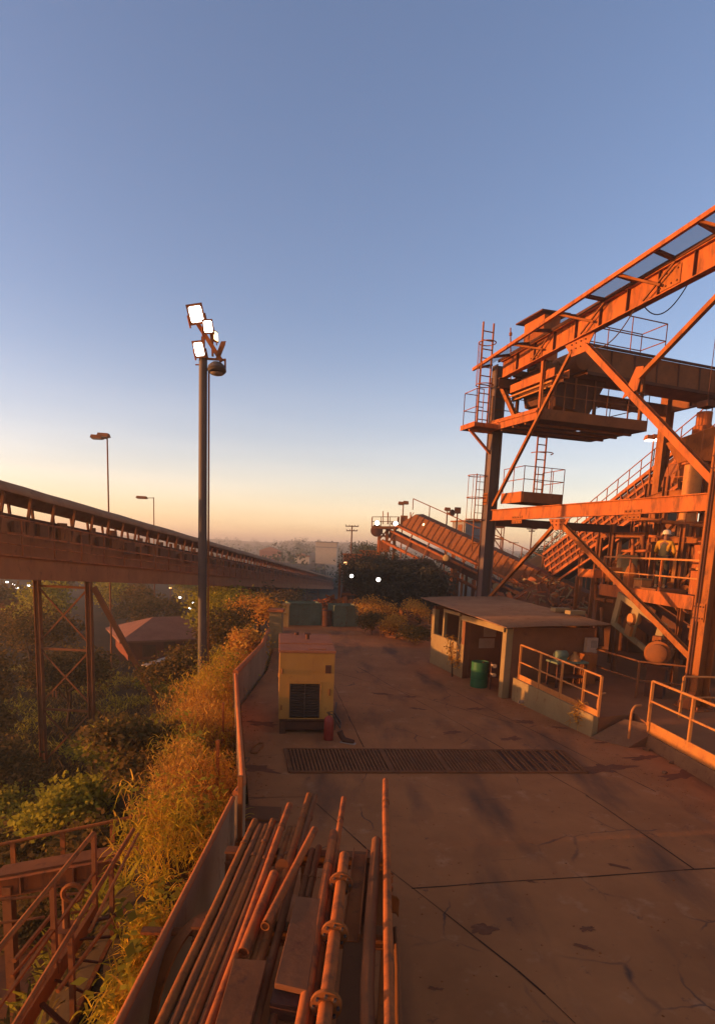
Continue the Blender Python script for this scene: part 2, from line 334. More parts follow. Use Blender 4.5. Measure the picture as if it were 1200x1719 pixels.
wall_run([(-3.3, 16.35), (-3.34, 21.2), (-3.68, 24.8)], .95, .14, WALLC, CAPM, 'parapet_wall', 'grey parapet length left of the yellow generator')
t = thing('gate_pillar', 'square cream pillar with red cap at the far end of the parapet', 'pillar', (-3.6, 26.2, 0))
b = MB(); b.box((-3.62, 26.2, .75), (.55, .55, 1.7)); b.build('shaft', CREAM, t, bevel=.015)
b = MB(); b.box((-3.62, 26.2, 1.66), (.68, .68, .12)); b.build('cap', CAPM, t, bevel=.015)

def post(p, z0, z1, r, label, foot=True):
    t = thing('steel_post', label, 'post', (p.x, p.y, z0), 'steel posts at the parapet')
    b = MB(); b.box((p.x, p.y, (z0 + z1) / 2), (r * 2, r * 2, z1 - z0)); b.build('shaft', RUST, t, bevel=.006)
    if foot:
        b = MB(); b.box((p.x, p.y, z0 + .06), (r * 3.6, r * 3.6, .06)); b.tube((p.x + r * 1.3, p.y - r * 1.3, z0 + .09), (p.x + r * 1.3, p.y - r * 1.3, z0 + .16), .018, 6); b.build('base_plate', RUST, t)
    return t
q = pY(386, 1440, 7.9); post(V((-1.55, 7.95, 0)), .30, 1.35, .032, 'upright rusty post standing at the corner of the near parapet')
post(V((-2.5, 10.6, 0)), -.3, .95, .03, 'short rusty post behind the sunlit parapet length')
post(V((-2.95, 13.0, 0)), -.3, 1.0, .025, 'thin post in the bank plants behind the parapet')

# ------------------------------------------------------------------ generator
GO = V((-1.83, 14.0, 0)); gxv = V((.991, .135, 0)); gyv = V((-.07, .9975, 0)); gyv = V((-.135, .991, 0))
def gp(a, b_, z): return GO + gxv * a + gyv * b_ + Z3 * z
GA = (gxv, gyv, Z3)
t = thing('generator', 'yellow boxed generator with dark radiator grille in the middle of the yard', 'generator', GO)
b = MB(); W_, D_ = 1.32, 2.25
b.box(gp(.10, D_ / 2, 1.2), (.2, D_, 1.72), GA) if 0 else None
b.box(gp(.125, D_ / 2, 1.19), (.25, D_, 1.64), GA); b.box(gp(W_ - .165, D_ / 2, 1.19), (.33, D_, 1.64), GA)
b.box(gp(.62, D_ / 2, 1.63), (.74, D_, .76), GA); b.box(gp(.62, D_ / 2 + .15, .81), (.74, D_ - .3, .88), GA)
b.build('enclosure', GENY, t)
b = MB(); b.box(gp(W_ / 2, .45, 2.045), (W_ + .05, .95, .06), GA); b.hexa([gp(-.025, .93, 2.012), gp(W_ + .025, .93, 2.012), gp(W_ + .025, D_ + .02, 2.012), gp(-.025, D_ + .02, 2.012)], [gp(-.025, .93, 2.10), gp(W_ + .025, .93, 2.10), gp(W_ + .025, D_ + .02, 2.14), gp(-.025, D_ + .02, 2.14)])
b.box(gp(.9, .2, 2.085), (.42, .08, .02), GA); b.build('roof_panel', GENT, t, bevel=.012)
b = MB(); b.tube(gp(.72, 1.5, 2.1), gp(.72, 1.5, 2.24), .05, 12); b.box(gp(.72, 1.5, 2.26), (.16, .16, .03), GA); b.tube(gp(.45, 2.1, 2.1), gp(.45, 2.1, 2.2), .06, 10); b.build('exhaust_stub', DARK, t)
b = MB(); b.box(gp(.62, .14, .83), (.74, .02, .88), GA)
for i in range(13): b.box(gp(.62, .06, .44 + i * .065), (.72, .05, .018), (gxv, (gyv + Z3 * .5).normalized(), (Z3 - gyv * .5).normalized()))
for k in (.27, .62, .97): b.box(gp(k, .03, .83), (.03, .03, .88), GA)
b.build('radiator_grille', BLACK, t)
b = MB(); b.box(gp(W_ / 2, D_ / 2, .34), (W_ - .04, D_ - .06, .07), GA)
for a in (.1, W_ - .1): b.box(gp(a, D_ / 2, .15), (.14, D_, .3), GA)
for c_ in (.12, D_ - .12): b.box(gp(W_ / 2, c_, .18), (W_ - .35, .1, .2), GA)
b.build('skid_base', DARK, t)
b = MB(); b.box(gp(.02, .9, 1.2), (.06, .75, 1.3), GA); b.box(gp(-.015, 1.2, 1.2), (.03, .04, .12), GA); b.build('side_door', GENY, t, bevel=.008)
b = MB(); b.box(gp(.62, -.006, 1.29), (.80, .014, .035), GA); b.box(gp(.235, -.006, .83), (.03, .014, .93), GA); b.box(gp(1.005, -.006, .83), (.03, .014, .93), GA); b.box(gp(.62, -.006, .385), (.80, .014, .03), GA); b.build('grille_frame', GENY, t)
b = MB(); b.box(gp(1.17, -.008, 1.62), (.14, .016, .2), GA); b.build('maker_plate', DARK, t)
for zz in (.6, 1.5): b = MB(); b.tube(gp(.06, -.015, zz), gp(.06, -.015, zz + .12), .016, 8); b.build('hinge', MID, t)
b = MB(); b.box(gp(1.22, -.02, 1.05), (.03, .04, .16), GA); b.build('handle', MID, t)
b = MB(); b.path([gp(1.30, .5, .55), gp(1.42, .45, .25), gp(1.55, .35, .03), gp(1.62, .9, .015), gp(1.55, 1.8, .015), gp(1.7, 2.9, .015)], .014, 7); b.build('power_cable', BLACK, t, True)
p = pZ(551, 1242, 0)
t = thing('fire_extinguisher', 'red cylinder standing at the right front corner of the generator', 'extinguisher', p)
b = MB(); b.lathe(p, [(.10, 0), (.115, .03), (.115, .46), (.1, .53), (.05, .58), (.03, .60)], 18); b.build('cylinder', RED, t, True)
b = MB(); b.tube(p + Z3 * .6, p + Z3 * .66, .022, 8); b.bar(p + V((-.06, 0, .67)), p + V((.08, -.02, .7)), .02, .015); b.bar(p + V((-.05, 0, .65)), p + V((.08, -.02, .63)), .02, .012); b.build('valve', BLACK, t)
b = MB(); b.path([p + V((.03, 0, .63)), p + V((.14, -.03, .6)), p + V((.16, -.04, .45)), p + V((.14, -.04, .25))], .014); b.build('hose', BLACK, t, True)
p = pZ(584, 1244, .06)
t = thing('boot', 'worn dark boot lying beside the red cylinder near the generator', 'boot', p)
b = MB(); dd = V((.9, -.35, 0)).normalized(); b.path([p - dd * .22 + Z3 * .2, p - dd * .17 + Z3 * .09, p - dd * .1 + Z3 * .01, p + dd * .03, p + dd * .15], [.075, .07, .07, .06, .045], 10); b.build('upper', DARK, t, True)
b = MB(); b.box(p + V((0, 0, -.05)), (.38, .13, .025), (dd, V((-dd.y, dd.x, 0)), Z3)); b.build('sole', WHITE, t, bevel=.01)
# loop of cable on the ground
p = pZ(433, 1256, .02); b = MB(); L_ = [V((-.1, -.32)), V((-.13, .0)), V((-.04, .33)), V((.06, .34)), V((.09, .1)), V((.04, -.33)), V((-.1, -.32))]
b.path([p + V((v.x, v.y, 0)) for v in L_], .018, 6); tag(b.build('rod_frame', RUST), 'bent rod loop lying on the ground between parapet and generator', 'rod')
for px, py, s_, lab in ((430, 1366, .30, 'flat dirty board lying on the ground by the parapet corner'), (1085, 1258, .10, 'small pale stone on the ground below the ramp end'), (1128, 1280, .08, 'little broken stone beside the raised slab'), (1115, 1297, .07, 'tiny pebble nearest the drain end by the raised slab')):
    p = pZ(px, py, .03); b = MB()
    if s_ > .2: b.box(p, (.8, .5, .04))
    else:
        vs = [V((random.gauss(0, 1), random.gauss(0, 1), random.gauss(0, .6))).normalized() * s_ for _ in range(14)]
        import bmesh as bm_; g = bm_.new(); [g.verts.new(p + V((v.x, v.y, v.z * .5))) for v in vs]; bm_.ops.convex_hull(g, input=list(g.verts)); g.verts.index_update()
        used = [v for v in g.verts if v.link_faces]; ix = {v: i for i, v in enumerate(used)}; b.add([v.co for v in used], [tuple(ix[v] for v in f.verts) for f in g.faces]); g.free()
    tag(b.build('board' if s_ > .2 else 'stone', CONC if s_ < .2 else BROWNW), lab, 'board' if s_ > .2 else 'stone', None if s_ > .2 else 'loose stones by the ramp')

# ------------------------------------------------------------------ drain grate
t = thing('drain_grate', 'long rusty bar grate over the drain across the yard', 'drain grate', pZ(780, 1280, 0))
FL, BL, BR, FR = pZ(487, 1298, 0), pZ(478, 1259, 0), pZ(945, 1262, 0), pZ(985, 1298, 0)
b = MB(); b.quad(FL + Z3 * .004, FR + Z3 * .004, BR + Z3 * .004, BL + Z3 * .004); b.build('drain_pit', DARK, t)
b = MB(); nb = 84
for i in range(nb):
    if i > 58 and i % 3 == 0: continue
    a = lerp(FL, FR, (i + .5) / nb); c = lerp(BL, BR, (i + .5) / nb); b.bar(a + Z3 * .018, c + Z3 * .018, .045, .03)
b.build('bars', MID, t)
b = MB(); b.bar(FL + Z3 * .02, FR + Z3 * .02, .07, .036); b.bar(BL + Z3 * .02, BR + Z3 * .02, .05, .036); b.bar(FL + Z3 * .02, BL + Z3 * .02, .06, .036); b.bar(FR + Z3 * .02, BR + Z3 * .02, .06, .036)
for k in (.33, .52, .72): b.bar(lerp(FL, FR, k) + Z3 * .02, lerp(BL, BR, k) + Z3 * .02, .07, .037)
b.build('edge_angle', MID, t)

# ------------------------------------------------------------------ hut
HD = V((-.284, .959, 0)); HE = V((.959, .284, 0)); HO = V((4.66, 18.47, 0))
def hp(a, b_, z): return HO + HD * a + HE * b_ + Z3 * z          # a along the facade away from us, b to the right
HA = (HD, HE, Z3)
t = thing('hut', 'small open fronted hut with corrugated roof beside the yard', 'hut', HO)
FLEN = 5.9
b = MB(); b.box(hp(4.35, .08, .62), (2.95, .16, 1.24), HA); b.build('front_wall', CREAM, t, bevel=.01)
b = MB(); b.box(hp(.12, .12, 1.12), (.24, .24, 2.24), HA); b.build('pillar', CREAM, t, bevel=.012)
b = MB(); b.box(hp(5.78, .12, 1.62), (.26, .2, .98 + .2), HA); b.build('pillar', CREAM, t, bevel=.012)
for a in (4.75, 3.35, 3.1): b = MB(); b.box(hp(a, .08, 1.74), (.12, .12, 1.0), HA); b.build('window_post', CREAM, t)
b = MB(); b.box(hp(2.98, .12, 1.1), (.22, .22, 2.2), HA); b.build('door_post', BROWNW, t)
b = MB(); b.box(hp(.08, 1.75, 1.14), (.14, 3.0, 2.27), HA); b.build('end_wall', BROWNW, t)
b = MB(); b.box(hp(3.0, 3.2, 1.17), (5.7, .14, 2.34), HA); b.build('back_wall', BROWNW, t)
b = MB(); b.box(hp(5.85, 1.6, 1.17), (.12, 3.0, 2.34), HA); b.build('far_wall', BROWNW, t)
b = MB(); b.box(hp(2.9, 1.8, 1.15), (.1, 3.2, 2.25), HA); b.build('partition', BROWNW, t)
b = MB(); b.box(hp(1.55, -.06, 2.22), (3.0, .05, .2), HA); b.box(hp(3.9, -.06, 2.30), (1.4, .05, .12), HA); b.build('fascia_board', CREAM, t, bevel=.008)
b = MB(); nR = 46; vs = []; fs = []     # corrugated sheet: waves run along the eave
for j in range(nR * 4 + 1):
    bb = -.35 + 3.75 * j / (nR * 4); h = .03 * bb + .02 + .02 * math.sin(j * math.pi / 2) * math.sin(j * math.pi / 2)
    for a, z in ((-.55, 2.33), (3, 2.47), (6.3, 2.60)): vs.append(hp(a, bb, z + h + .012 * math.sin(bb * 1.7)))
n0 = nR * 4 + 1
fs = [(j * 3 + k, j * 3 + k + 1, (j + 1) * 3 + k + 1, (j + 1) * 3 + k) for j in range(n0 - 1) for k in (0, 1)]
b.add(vs, fs); ro = b.build('roof', ROOFM, t, True); sm = ro.modifiers.new('sheet', 'SOLIDIFY'); sm.thickness = .02
b = MB(); b.box(hp(1.0, .9, .72), (1.2, .04, 1.0), HA) if 0 else None
for dz, db in ((0, 0), (-.42, -.1)):
    p = hp(2.84, 1.0 + db, 1.72 + dz); b = MB(); b.box(p, (.012, .5 - dz * .3, .36), HA)
    tag(b.build('notice', WHITE), 'pale paper notice, %s of the two pinned on the hut inner wall' % ('upper' if dz == 0 else 'lower'), 'notice', 'paper notices inside the hut')
# drum
p = pZ(803, 1153, 0)
t = thing('oil_drum', 'green steel drum standing in the hut doorway', 'drum', p)
b = MB(); b.lathe(p, [(.28, 0), (.29, .01), (.29, .29), (.305, .3), (.305, .32), (.29, .33), (.29, .57), (.305, .58), (.305, .6), (.29, .61), (.29, .86), (.30, .87), (.30, .88), (.27, .885), (.27, .865)], 28); b.build('shell', GREEN, t, True)
b = MB(); b.lathe(p + V((.1, -.08, .865)), [(.04, 0), (.04, .02), (.03, .025)], 10); b.build('bung', DARK, t)
p = pZ(822, 1158, 0)
t = thing('hose_tap', 'standpipe with two pale handles beside the green drum', 'tap', p)
b = MB(); b.tube(p, p + Z3 * .95, .03, 8); b.build('pipe', DARK, t, True)
for z in (.55, .86):
    b = MB(); b.tube(p + Z3 * z, p + V((.05, -.22, z)), .035, 8); b.lathe(p + V((.05, -.24, z)), [(.07, 0), (.07, .03)], 12, (0, 1, 0)); b.build('handle', WHITE, t, True)
# dead potted plant at the front wall
p = hp(3.2, -.25, 0)
t = thing('creeper', 'dusty climbing plant hanging on the hut front wall near the doorway', 'plant', p)
b = MB()
for i in range(260):
    h = random.uniform(.35, 1.55); c = p + V((random.gauss(0, .13) - .2 * (h - .9), random.gauss(0, .08), h)); d = V((random.gauss(0, 1), random.gauss(0, 1), random.gauss(-.4, 1))).normalized(); x = d.orthogonal().normalized() * random.uniform(.02, .05); l = random.uniform(.06, .16)
    b.add([c - x, c + d * l * .5 + x * .2, c + d * l, c + x], [(0, 1, 2, 3)])
b.build('leaves', DRYL, t)
b = MB(); b.path([p + V((.03, 0, 0)), p + V((.0, .05, .6)), p + V((-.12, .04, 1.1)), p + V((-.1, .0, 1.5))], [.03, .025, .02, .012], 6); b.build('stem', BARK, t)
# things on the roof
for (px, py, lab) in ((940, 1026, 'dusty wooden block lying on the hut roof, left one'), (965, 1031, 'dusty wooden block lying on the hut roof, right one')):
    p = pZ(px, py, 2.62); b = MB(); b.box(p + Z3 * .06, (.62, .3, .13), (V((.95, .3, 0)), V((-.3, .95, 0)), Z3)); tag(b.build('wood_block', CREAM, bevel=.01), lab, 'block', 'blocks lying on the hut roof')

# ------------------------------------------------------------------ ramp, kerb wall, rails
S1 = pZ(858, 1175, 0); S2 = pZ(992, 1238, 0)
t = thing('kerb_wall', 'low cream wall of the raised walkway running from the hut to the ramp', 'low wall', S1)
x_ = (S2 - S1).normalized(); nrm = V((-x_.y, x_.x, 0))
if nrm.x < 0: nrm = -nrm
b = MB(); b.hexa([S1 - Z3 * .1, S2 - Z3 * .1, S2 + nrm * .18 - Z3 * .1, S1 + nrm * .18 - Z3 * .1], [S1 + Z3 * .72, S2 + Z3 * .56, S2 + nrm * .18 + Z3 * .56, S1 + nrm * .18 + Z3 * .72]); b.build('wall_body', CREAM, t, bevel=.012)
b = MB(); p = lerp(S1, S2, .17) - nrm * .0 + Z3 * .1; b.tube(p + nrm * .05, p - nrm * .14, .055, 14, hollow=.8); b.build('outlet_pipe', WHITE, t, True)
# raised slab
E1 = pZ(1085, 1250, 0); E2 = pZ(1200, 1318, 0); E3 = E2 + (E2 - E1).normalized() * 5
b = MB(); N1 = lerp(S1, S2, 1.0) + nrm * .185
b.prism([S1 + nrm * .185 + Z3 * .5, N1 + Z3 * .5, pZ(1062, 1228, 0) + Z3 * .5, E1 + nrm * .01 + Z3 * .5, E2 + Z3 * .5 + nrm * .01, E3 + Z3 * .5, V((30, E3.y, .5)), V((30, 36, .5)), V((10, 36, .5)), hp(6.2, 3.7, .5), hp(-.05, 3.7, .5), hp(-.05, .3, .5)], (0, 0, -.48))
tag(b.build('raised_slab', mat('dark dusty slab', (.36, .15, .065), (.26, .105, .048), .95, 0, .8, .3)), kind='structure')
t = thing('slab_edge', 'rough concrete edge of the raised slab under the right hand railing', 'kerb', E1)
b = MB(); b.hexa([E1 - nrm * .15, E3 - nrm * .15, E3, E1], [E1 - nrm * .08 + Z3 * .30, E3 - nrm * .08 + Z3 * .30, E3 + Z3 * .30, E1 + Z3 * .30]); b.build('footing', CONC, t, bevel=.015)
b = MB(); b.hexa([E1 - nrm * .05 + Z3 * .303, E3 - nrm * .05 + Z3 * .303, E3 + Z3 * .303, E1 + Z3 * .303], [E1 - nrm * .05 + Z3 * .62, E3 - nrm * .05 + Z3 * .62, E3 + Z3 * .56, E1 + Z3 * .56]); b.build('kick_plate', YEL, t, bevel=.008)
# ramp wedge down to the yard between the two railings
R1, R2 = pZ(990, 1240, 0), pZ(1056, 1256, 0)
b = MB(); b.hexa([R1 - nrm * .75, R2 - nrm * .55, R2 + nrm * .2, R1 + nrm * .25], [R1 - nrm * .75 + Z3 * .02, R2 - nrm * .55 + Z3 * .02, R2 + nrm * .2 + Z3 * .49, R1 + nrm * .25 + Z3 * .49]) if 0 else b.hexa([R1 - Z3 * .02, R2 - Z3 * .02, R2 + nrm * .9 - Z3 * .02, R1 + nrm * .9 - Z3 * .02], [R1 + Z3 * .03, R2 + Z3 * .03, R2 + nrm * 1.0 + Z3 * .47, R1 + nrm * 1.0 + Z3 * .47])
tag(b.build('ramp', CONC, bevel=.01), 'short concrete ramp between the two railing ends', 'ramp')
def railing(name, label, base, hts, mid=(.5,), m=YEL, r=.022, group='yellow railings of the walkway', sq=True, toe=0):
    t = thing(name, label, 'railing', base[0], group)
    for p, h in zip(base, hts):
        b = MB(); b.bar(p, p + Z3 * h, r * 2.2, r * 2.2) if sq else b.tube(p, p + Z3 * h, r, 8); b.build('post', m, t)
    tops = [p + Z3 * h for p, h in zip(base, hts)]
    b = MB()
    for a, c in zip(tops, tops[1:]): b.tube(a, c, r * 1.1, 8)
    b.build('top_rail', m, t, True)
    for f in mid:
        b = MB()
        for p, h, q_, h2 in zip(base, hts, base[1:], hts[1:]): b.tube(p + Z3 * h * f, q_ + Z3 * h2 * f, r * .95, 8)
        b.build('mid_rail', m, t, True)
    if toe:
        b = MB()
        for p, q_ in zip(base, base[1:]): b.bar(p + Z3 * toe / 2, q_ + Z3 * toe / 2, .012, toe)
        b.build('toe_board', m, t)
    return t
base = [lerp(S1, S2, f) + nrm * .08 + Z3 * (.72 - .16 * f) for f in (.05, .33, .60, .85, 1.02)]
rl = railing('walkway_railing', 'yellow railing on the cream kerb wall from the hut towards the ramp', base, [1.08, 1.07, 1.06, 1.05, 1.05], (.5,), YEL, .026, toe=.16)
def hook(p, dirv, h, m, name, label):
    b = MB(); pts = [p + Z3 * .0, p + Z3 * (h - .2)]
    for a in range(0, 91, 15): pts.append(p + Z3 * (h - .2) + (dirv * (1 - math.cos(R_(a))) + Z3 * math.sin(R_(a))) * .2)
    pts.append(pts[-1] + dirv * .15); b.path(pts, .03, 8); o = b.build(name, m, None, True); return tag(o, label, 'handrail', 'curved rail ends at the ramp')
hook(pZ(1000, 1215, .3), V((.65, .5, 0)), .78, YEL, 'rail_end', 'curved pipe rail end on the left of the ramp')
hook(pZ(1055, 1240, .2), V((.8, .4, 0)), .82, YEL, 'rail_end', 'curved pipe rail end on the right of the ramp')
base = [lerp(E1, E2, f) + nrm * -.02 + Z3 * .5 for f in (.0, .62, 1.25, 2.2)]
railing('walkway_railing', 'sunlit yellow railing along the raised slab edge at the right', base, [1.12] * 4, (.55, .08), YEL, .028)
b0 = pZ(1140, 1205, .5); ee = V((.94, .10, 0))
railing('walkway_railing', 'yellow railing turning away behind the gantry column foot', [b0, b0 + ee * 1.6, b0 + ee * 3.4], [1.1, 1.1, 1.1], (.5,), YEL, .026)
# workbench with vice and cabinet behind the left rail
p = hp(-.55, 1.9, .5)
t = thing('workbench', 'greenish machine bench against the hut end wall behind the railing', 'workbench', p)
b = MB(); b.box(p + Z3 * .78, (.6, 1.15, .06), HA); b.build('bench_top', TEAL, t, bevel=.008)
for sx in (-.25, .25):
    for sy in (-.5, .5): b = MB(); b.box(p + HD * sx + HE * sy + Z3 * .375, (.06, .06, .75), HA); b.build('leg', DARK, t)
b = MB(); b.box(p + Z3 * .3, (.5, 1.0, .03), HA); b.build('shelf', DARK, t)
b = MB(); b.lathe(p + HE * -.25 + Z3 * 1.0, [(.11, -.2), (.14, -.16), (.14, .16), (.11, .2)], 16, HE); b.box(p + HE * -.25 + Z3 * .86, (.2, .3, .1), HA); b.build('motor', TEAL, t, True)
b = MB(); b.lathe(p + HE * .25 + Z3 * .81, [(.2, 0), (.2, .04), (.16, .1), (.06, .22), (.05, .28)], 16); b.build('funnel', YEL, t, True)
p = hp(-.12, 3.05, 1.72)
t = thing('switch_box', 'pale grey switch box on the hut end wall right of the bench', 'switch box', p)
b = MB(); b.box(p, (.16, .42, .5), HA); b.build('case', WHITE, t, bevel=.012)
b = MB(); b.box(p - HD * .085 + HE * .05 + Z3 * .05, (.015, .22, .24), HA); b.build('cover_window', LENS, t)
p = hp(-.3, 2.8, .5); b = MB(); b.box(p + Z3 * .5, (.4, .5, 1.0), HA); b.box(p + Z3 * .5 - HD * .2 + HE * .15, (.03, .04, .15), HA); tag(b.build('steel_locker', RUST, bevel=.01), 'brown steel locker under the switch box at the hut end wall', 'locker')
# weed on kerb
p = lerp(S1, S2, .86) + Z3 * .45 - nrm * .03; b = MB()
for i in range(120):
    c = p + V((random.gauss(0, .09), random.gauss(0, .09), random.uniform(-.3, .35))); d = V((random.gauss(0, .6), random.gauss(0, .6), random.gauss(.2, .6))).normalized(); x = d.orthogonal().normalized() * .014; l = random.uniform(.1, .25); b.add([c - x, c + d * l, c + x], [(0, 1, 2)])
tag(b.build('weed', DRYL), 'dry weed tuft hanging over the end of the cream kerb wall', 'plant')
# ------------------------------------------------------------------ gantry
GAp = V((5.62, 27.0, 0)); GBp = V((9.52, 16.3, 0)); GD = (GAp - GBp).normalized(); GE = V((GD.y, -GD.x, 0)); SP = 9.5
GCp = GAp + GE * SP; GDp = GBp + GE * SP; GL = (GAp - GBp).length
def gq(a, e, z): return GBp + GD * a + GE * e + Z3 * z           # a along the side frame from the near column, e across it
t = thing('gantry', 'big orange steel gantry of columns and plate girders over the plant on the right', 'gantry', GBp)
TOPZ = 11.95
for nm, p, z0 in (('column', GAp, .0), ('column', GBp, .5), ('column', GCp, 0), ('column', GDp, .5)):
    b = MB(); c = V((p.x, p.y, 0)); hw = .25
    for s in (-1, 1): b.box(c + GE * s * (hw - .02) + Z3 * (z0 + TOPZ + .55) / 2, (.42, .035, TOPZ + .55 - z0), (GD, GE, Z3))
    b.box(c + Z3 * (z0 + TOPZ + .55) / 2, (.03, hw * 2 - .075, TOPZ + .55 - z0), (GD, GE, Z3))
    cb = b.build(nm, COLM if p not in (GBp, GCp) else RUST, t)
    k = MB(); k.box(c + Z3 * (z0 + .02), (.8, .7, .04), (GD, GE, Z3))
    for s in (-1, 1): k.prism([c + GE * s * .27 + GD * .22 + Z3 * (z0 + .04), c + GE * s * .27 + GD * .22 + Z3 * (z0 + .5), c + GE * s * .40 + GD * .22 + Z3 * (z0 + .04)], -GD * .44)
    for s in (-1, 1):
        for u in (-1, 1): k.tube(c + GD * s * .34 + GE * u * .29 + Z3 * (z0 + .04), c + GD * s * .34 + GE * u * .29 + Z3 * (z0 + .12), .022, 6)
    k.build('base_plate', ORANGE, t)
BH = .72
def girder(p, q, z, h, wd, m, name, stiff=0, t_=t, up=Z3, out=None):
    b = MB(); b.ibeam(p + Z3 * (z + h / 2), q + Z3 * (z + h / 2), wd, h, .03); o = b.build(name, m, t_)
    if stiff:
        k = MB(); d = (q - p).normalized(); x = V((d.y, -d.x, 0))
        for i in range(1, stiff):
            c = lerp(p, q, i / stiff) + Z3 * (z + h / 2)
            for s in (-1, 1): k.box(c + x * s * (wd / 4 + .008), (.02, wd / 2 - .02, h - .065), (d, x, Z3))
        k.build('stiffener', DARK, o)
    return o
ga, gb = gq(GL - .28, -.02, 11.88), gq(-5, -.78, 12.2)
b = MB(); b.ibeam(ga + Z3 * BH / 2, gb + Z3 * BH / 2, .26, BH, .03); GB_ = b.build('top_girder', ORANGE, t)
gdd = (gb - ga).normalized(); gxx = V((gdd.y, -gdd.x, 0)).normalized(); gxx = gxx if gxx.dot(GE) > 0 else -gxx
for i in range(1, 13):
    c = lerp(ga, gb, i / 13.) + Z3 * BH / 2; k = MB(); k.box(c - gxx * .072, (.022, .11, BH - .065), (GD, GE, Z3)); k.build('stiffener', DARK, GB_)
def gtop(a): return lerp(gb, ga, (a + 5) / (GL + 4.72)) 
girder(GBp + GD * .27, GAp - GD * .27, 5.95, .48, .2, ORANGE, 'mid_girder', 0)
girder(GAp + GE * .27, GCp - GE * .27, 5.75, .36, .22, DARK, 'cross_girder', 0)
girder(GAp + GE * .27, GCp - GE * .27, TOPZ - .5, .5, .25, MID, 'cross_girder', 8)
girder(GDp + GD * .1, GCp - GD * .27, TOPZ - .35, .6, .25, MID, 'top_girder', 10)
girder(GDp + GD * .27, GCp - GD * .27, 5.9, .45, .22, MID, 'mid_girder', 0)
FRM = GE * -.02
def brace(p, q, wd=.16, m=ORANGE, name='brace', par=t): b = MB(); b.chan(p, q, wd, wd, .02, (q - p).cross(GE)); return b.build(name, m, par)
nt_ = gtop(6.0); nm_ = gq(6.55, 0, 5.93)
def gusset(c, wd, h, par=t): b = MB(); b.prism([c - GD * wd + GE * -.02, c + GD * wd + GE * -.02, c + GD * wd * .45 - Z3 * h + GE * -.02, c - GD * wd * .45 - Z3 * h + GE * -.02], GE * .03); go = b.build('gusset', ORANGE, par); bb = MB(); [bb.tube(c + GD * u - Z3 * v - GE * .03, c + GD * u - Z3 * v - GE * .055, .028, 6) for u in (-.35, -.12, .12, .35) for v in (.1, h * .55)]; bb.build('bolt_heads', DARK, go)
gusset(nt_, .75, .5); gusset(nm_, .6, .42)
brace(nt_ + GD * .35 - Z3 * .3, gq(GL - .25, 0, 6.6), .12, RUST); brace(nt_ - GD * .35 - Z3 * .3, gq(.28, 0, 6.75), .2)
brace(nm_ + GD * .3 - Z3 * .3, gq(GL - .3, 0, 2.4), .13, RUST); brace(nm_ - GD * .3 - Z3 * .3, gq(.28, 0, 1.9), .17, RUST)
brace(gq(GL - .26, 0, 11.6), gq(GL - 1.7, .1, 9.7), .17, RUST)
g1 = lerp(nt_ - GD * .35 - Z3 * .3, gq(.28, 0, 6.75), .41); b = MB(); b.prism([g1 + GD * .35 - Z3 * .1 - GE * .03, g1 - GD * .25 + Z3 * .05 - GE * .03, g1 - GD * .42 + Z3 * .7 - GE * .03, g1 - GD * .12 + Z3 * .75 - GE * .03], GE * .03); b.build('gusset', ORANGE, t)
brace(g1 + Z3 * .4 - GD * .25, gq(.2, 0, TOPZ + .05), .14, RUST)
# outrigger walkway along the top girder
WO = -1.05
wt = thing('gantry_walkway', 'mesh walkway bracketed off the outer side of the top girder', 'walkway', gq(0, WO, 11.9))
def wo(a): return lerp(gq(GL + .6, -.95, 12.38), gq(0, -1.42, 13.02), (GL + .6 - a) / (GL + .6))
def wi(a): return gtop(a) + Z3 * (BH + .05) - GE * .14
b = MB(); b.chan(wo(-5), wo(GL + .6), .1, .12, .02); b.build('outer_chord', ORANGE, wt)
b = MB(); b.chan(wi(-5), wi(GL - .1), .06, .1, .02); b.build('inner_chord', DARK, wt)
for i in range(12):
    a = GL + .45 - i * 1.42; b = MB(); b.bar(wo(a), wi(a), .11, .09); b.build('cross_tie', DARK, wt)
    if i % 2 == 0 and i:
        b = MB(); b.bar(wo(a), gtop(a - 1.0) + Z3 * .25 - GE * .16, .06, .06); b.build('strut', RUST, wt)
        b = MB(); b.bar(gtop(a - 1.5) + Z3 * .66 - GE * .17, gtop(a - .4) + Z3 * .06 - GE * .17, .05, .05); b.build('strut', MID, wt)
for i in range(11):
    if i == 4: continue
    a = GL + .45 - i * 1.42; q = [lerp(wo(k), wi(k), f) + Z3 * .04 for k, f in ((a - .06, .06), (a - 1.36, .06), (a - 1.36, .96), (a - .06, .96))]
    b = MB(); b.hexa(q, [k + Z3 * .008 for k in q]); b.build('mesh_panel', MESHM, wt)
# sagging cables under the girder
for px0, py0, px1, py1, sag, lab in ((1082, 515, 1158, 470, 26, 'loose cable looping below the top girder at its upper end'), (1000, 583, 1064, 520, 14, 'loose cable looping below the top girder near the conveyor drive')):
    A_ = pY(px0, py0, 20.5); B_ = pY(px1, py1, 18.6); b = MB()
    b.path([lerp(A_, B_, i / 14) - Z3 * (sag / 50.) * 4 * (i / 14) * (1 - i / 14) for i in range(15)], .018, 6); tag(b.build('cable', BLACK, smooth=True), lab, 'cable', 'cables below the girder')

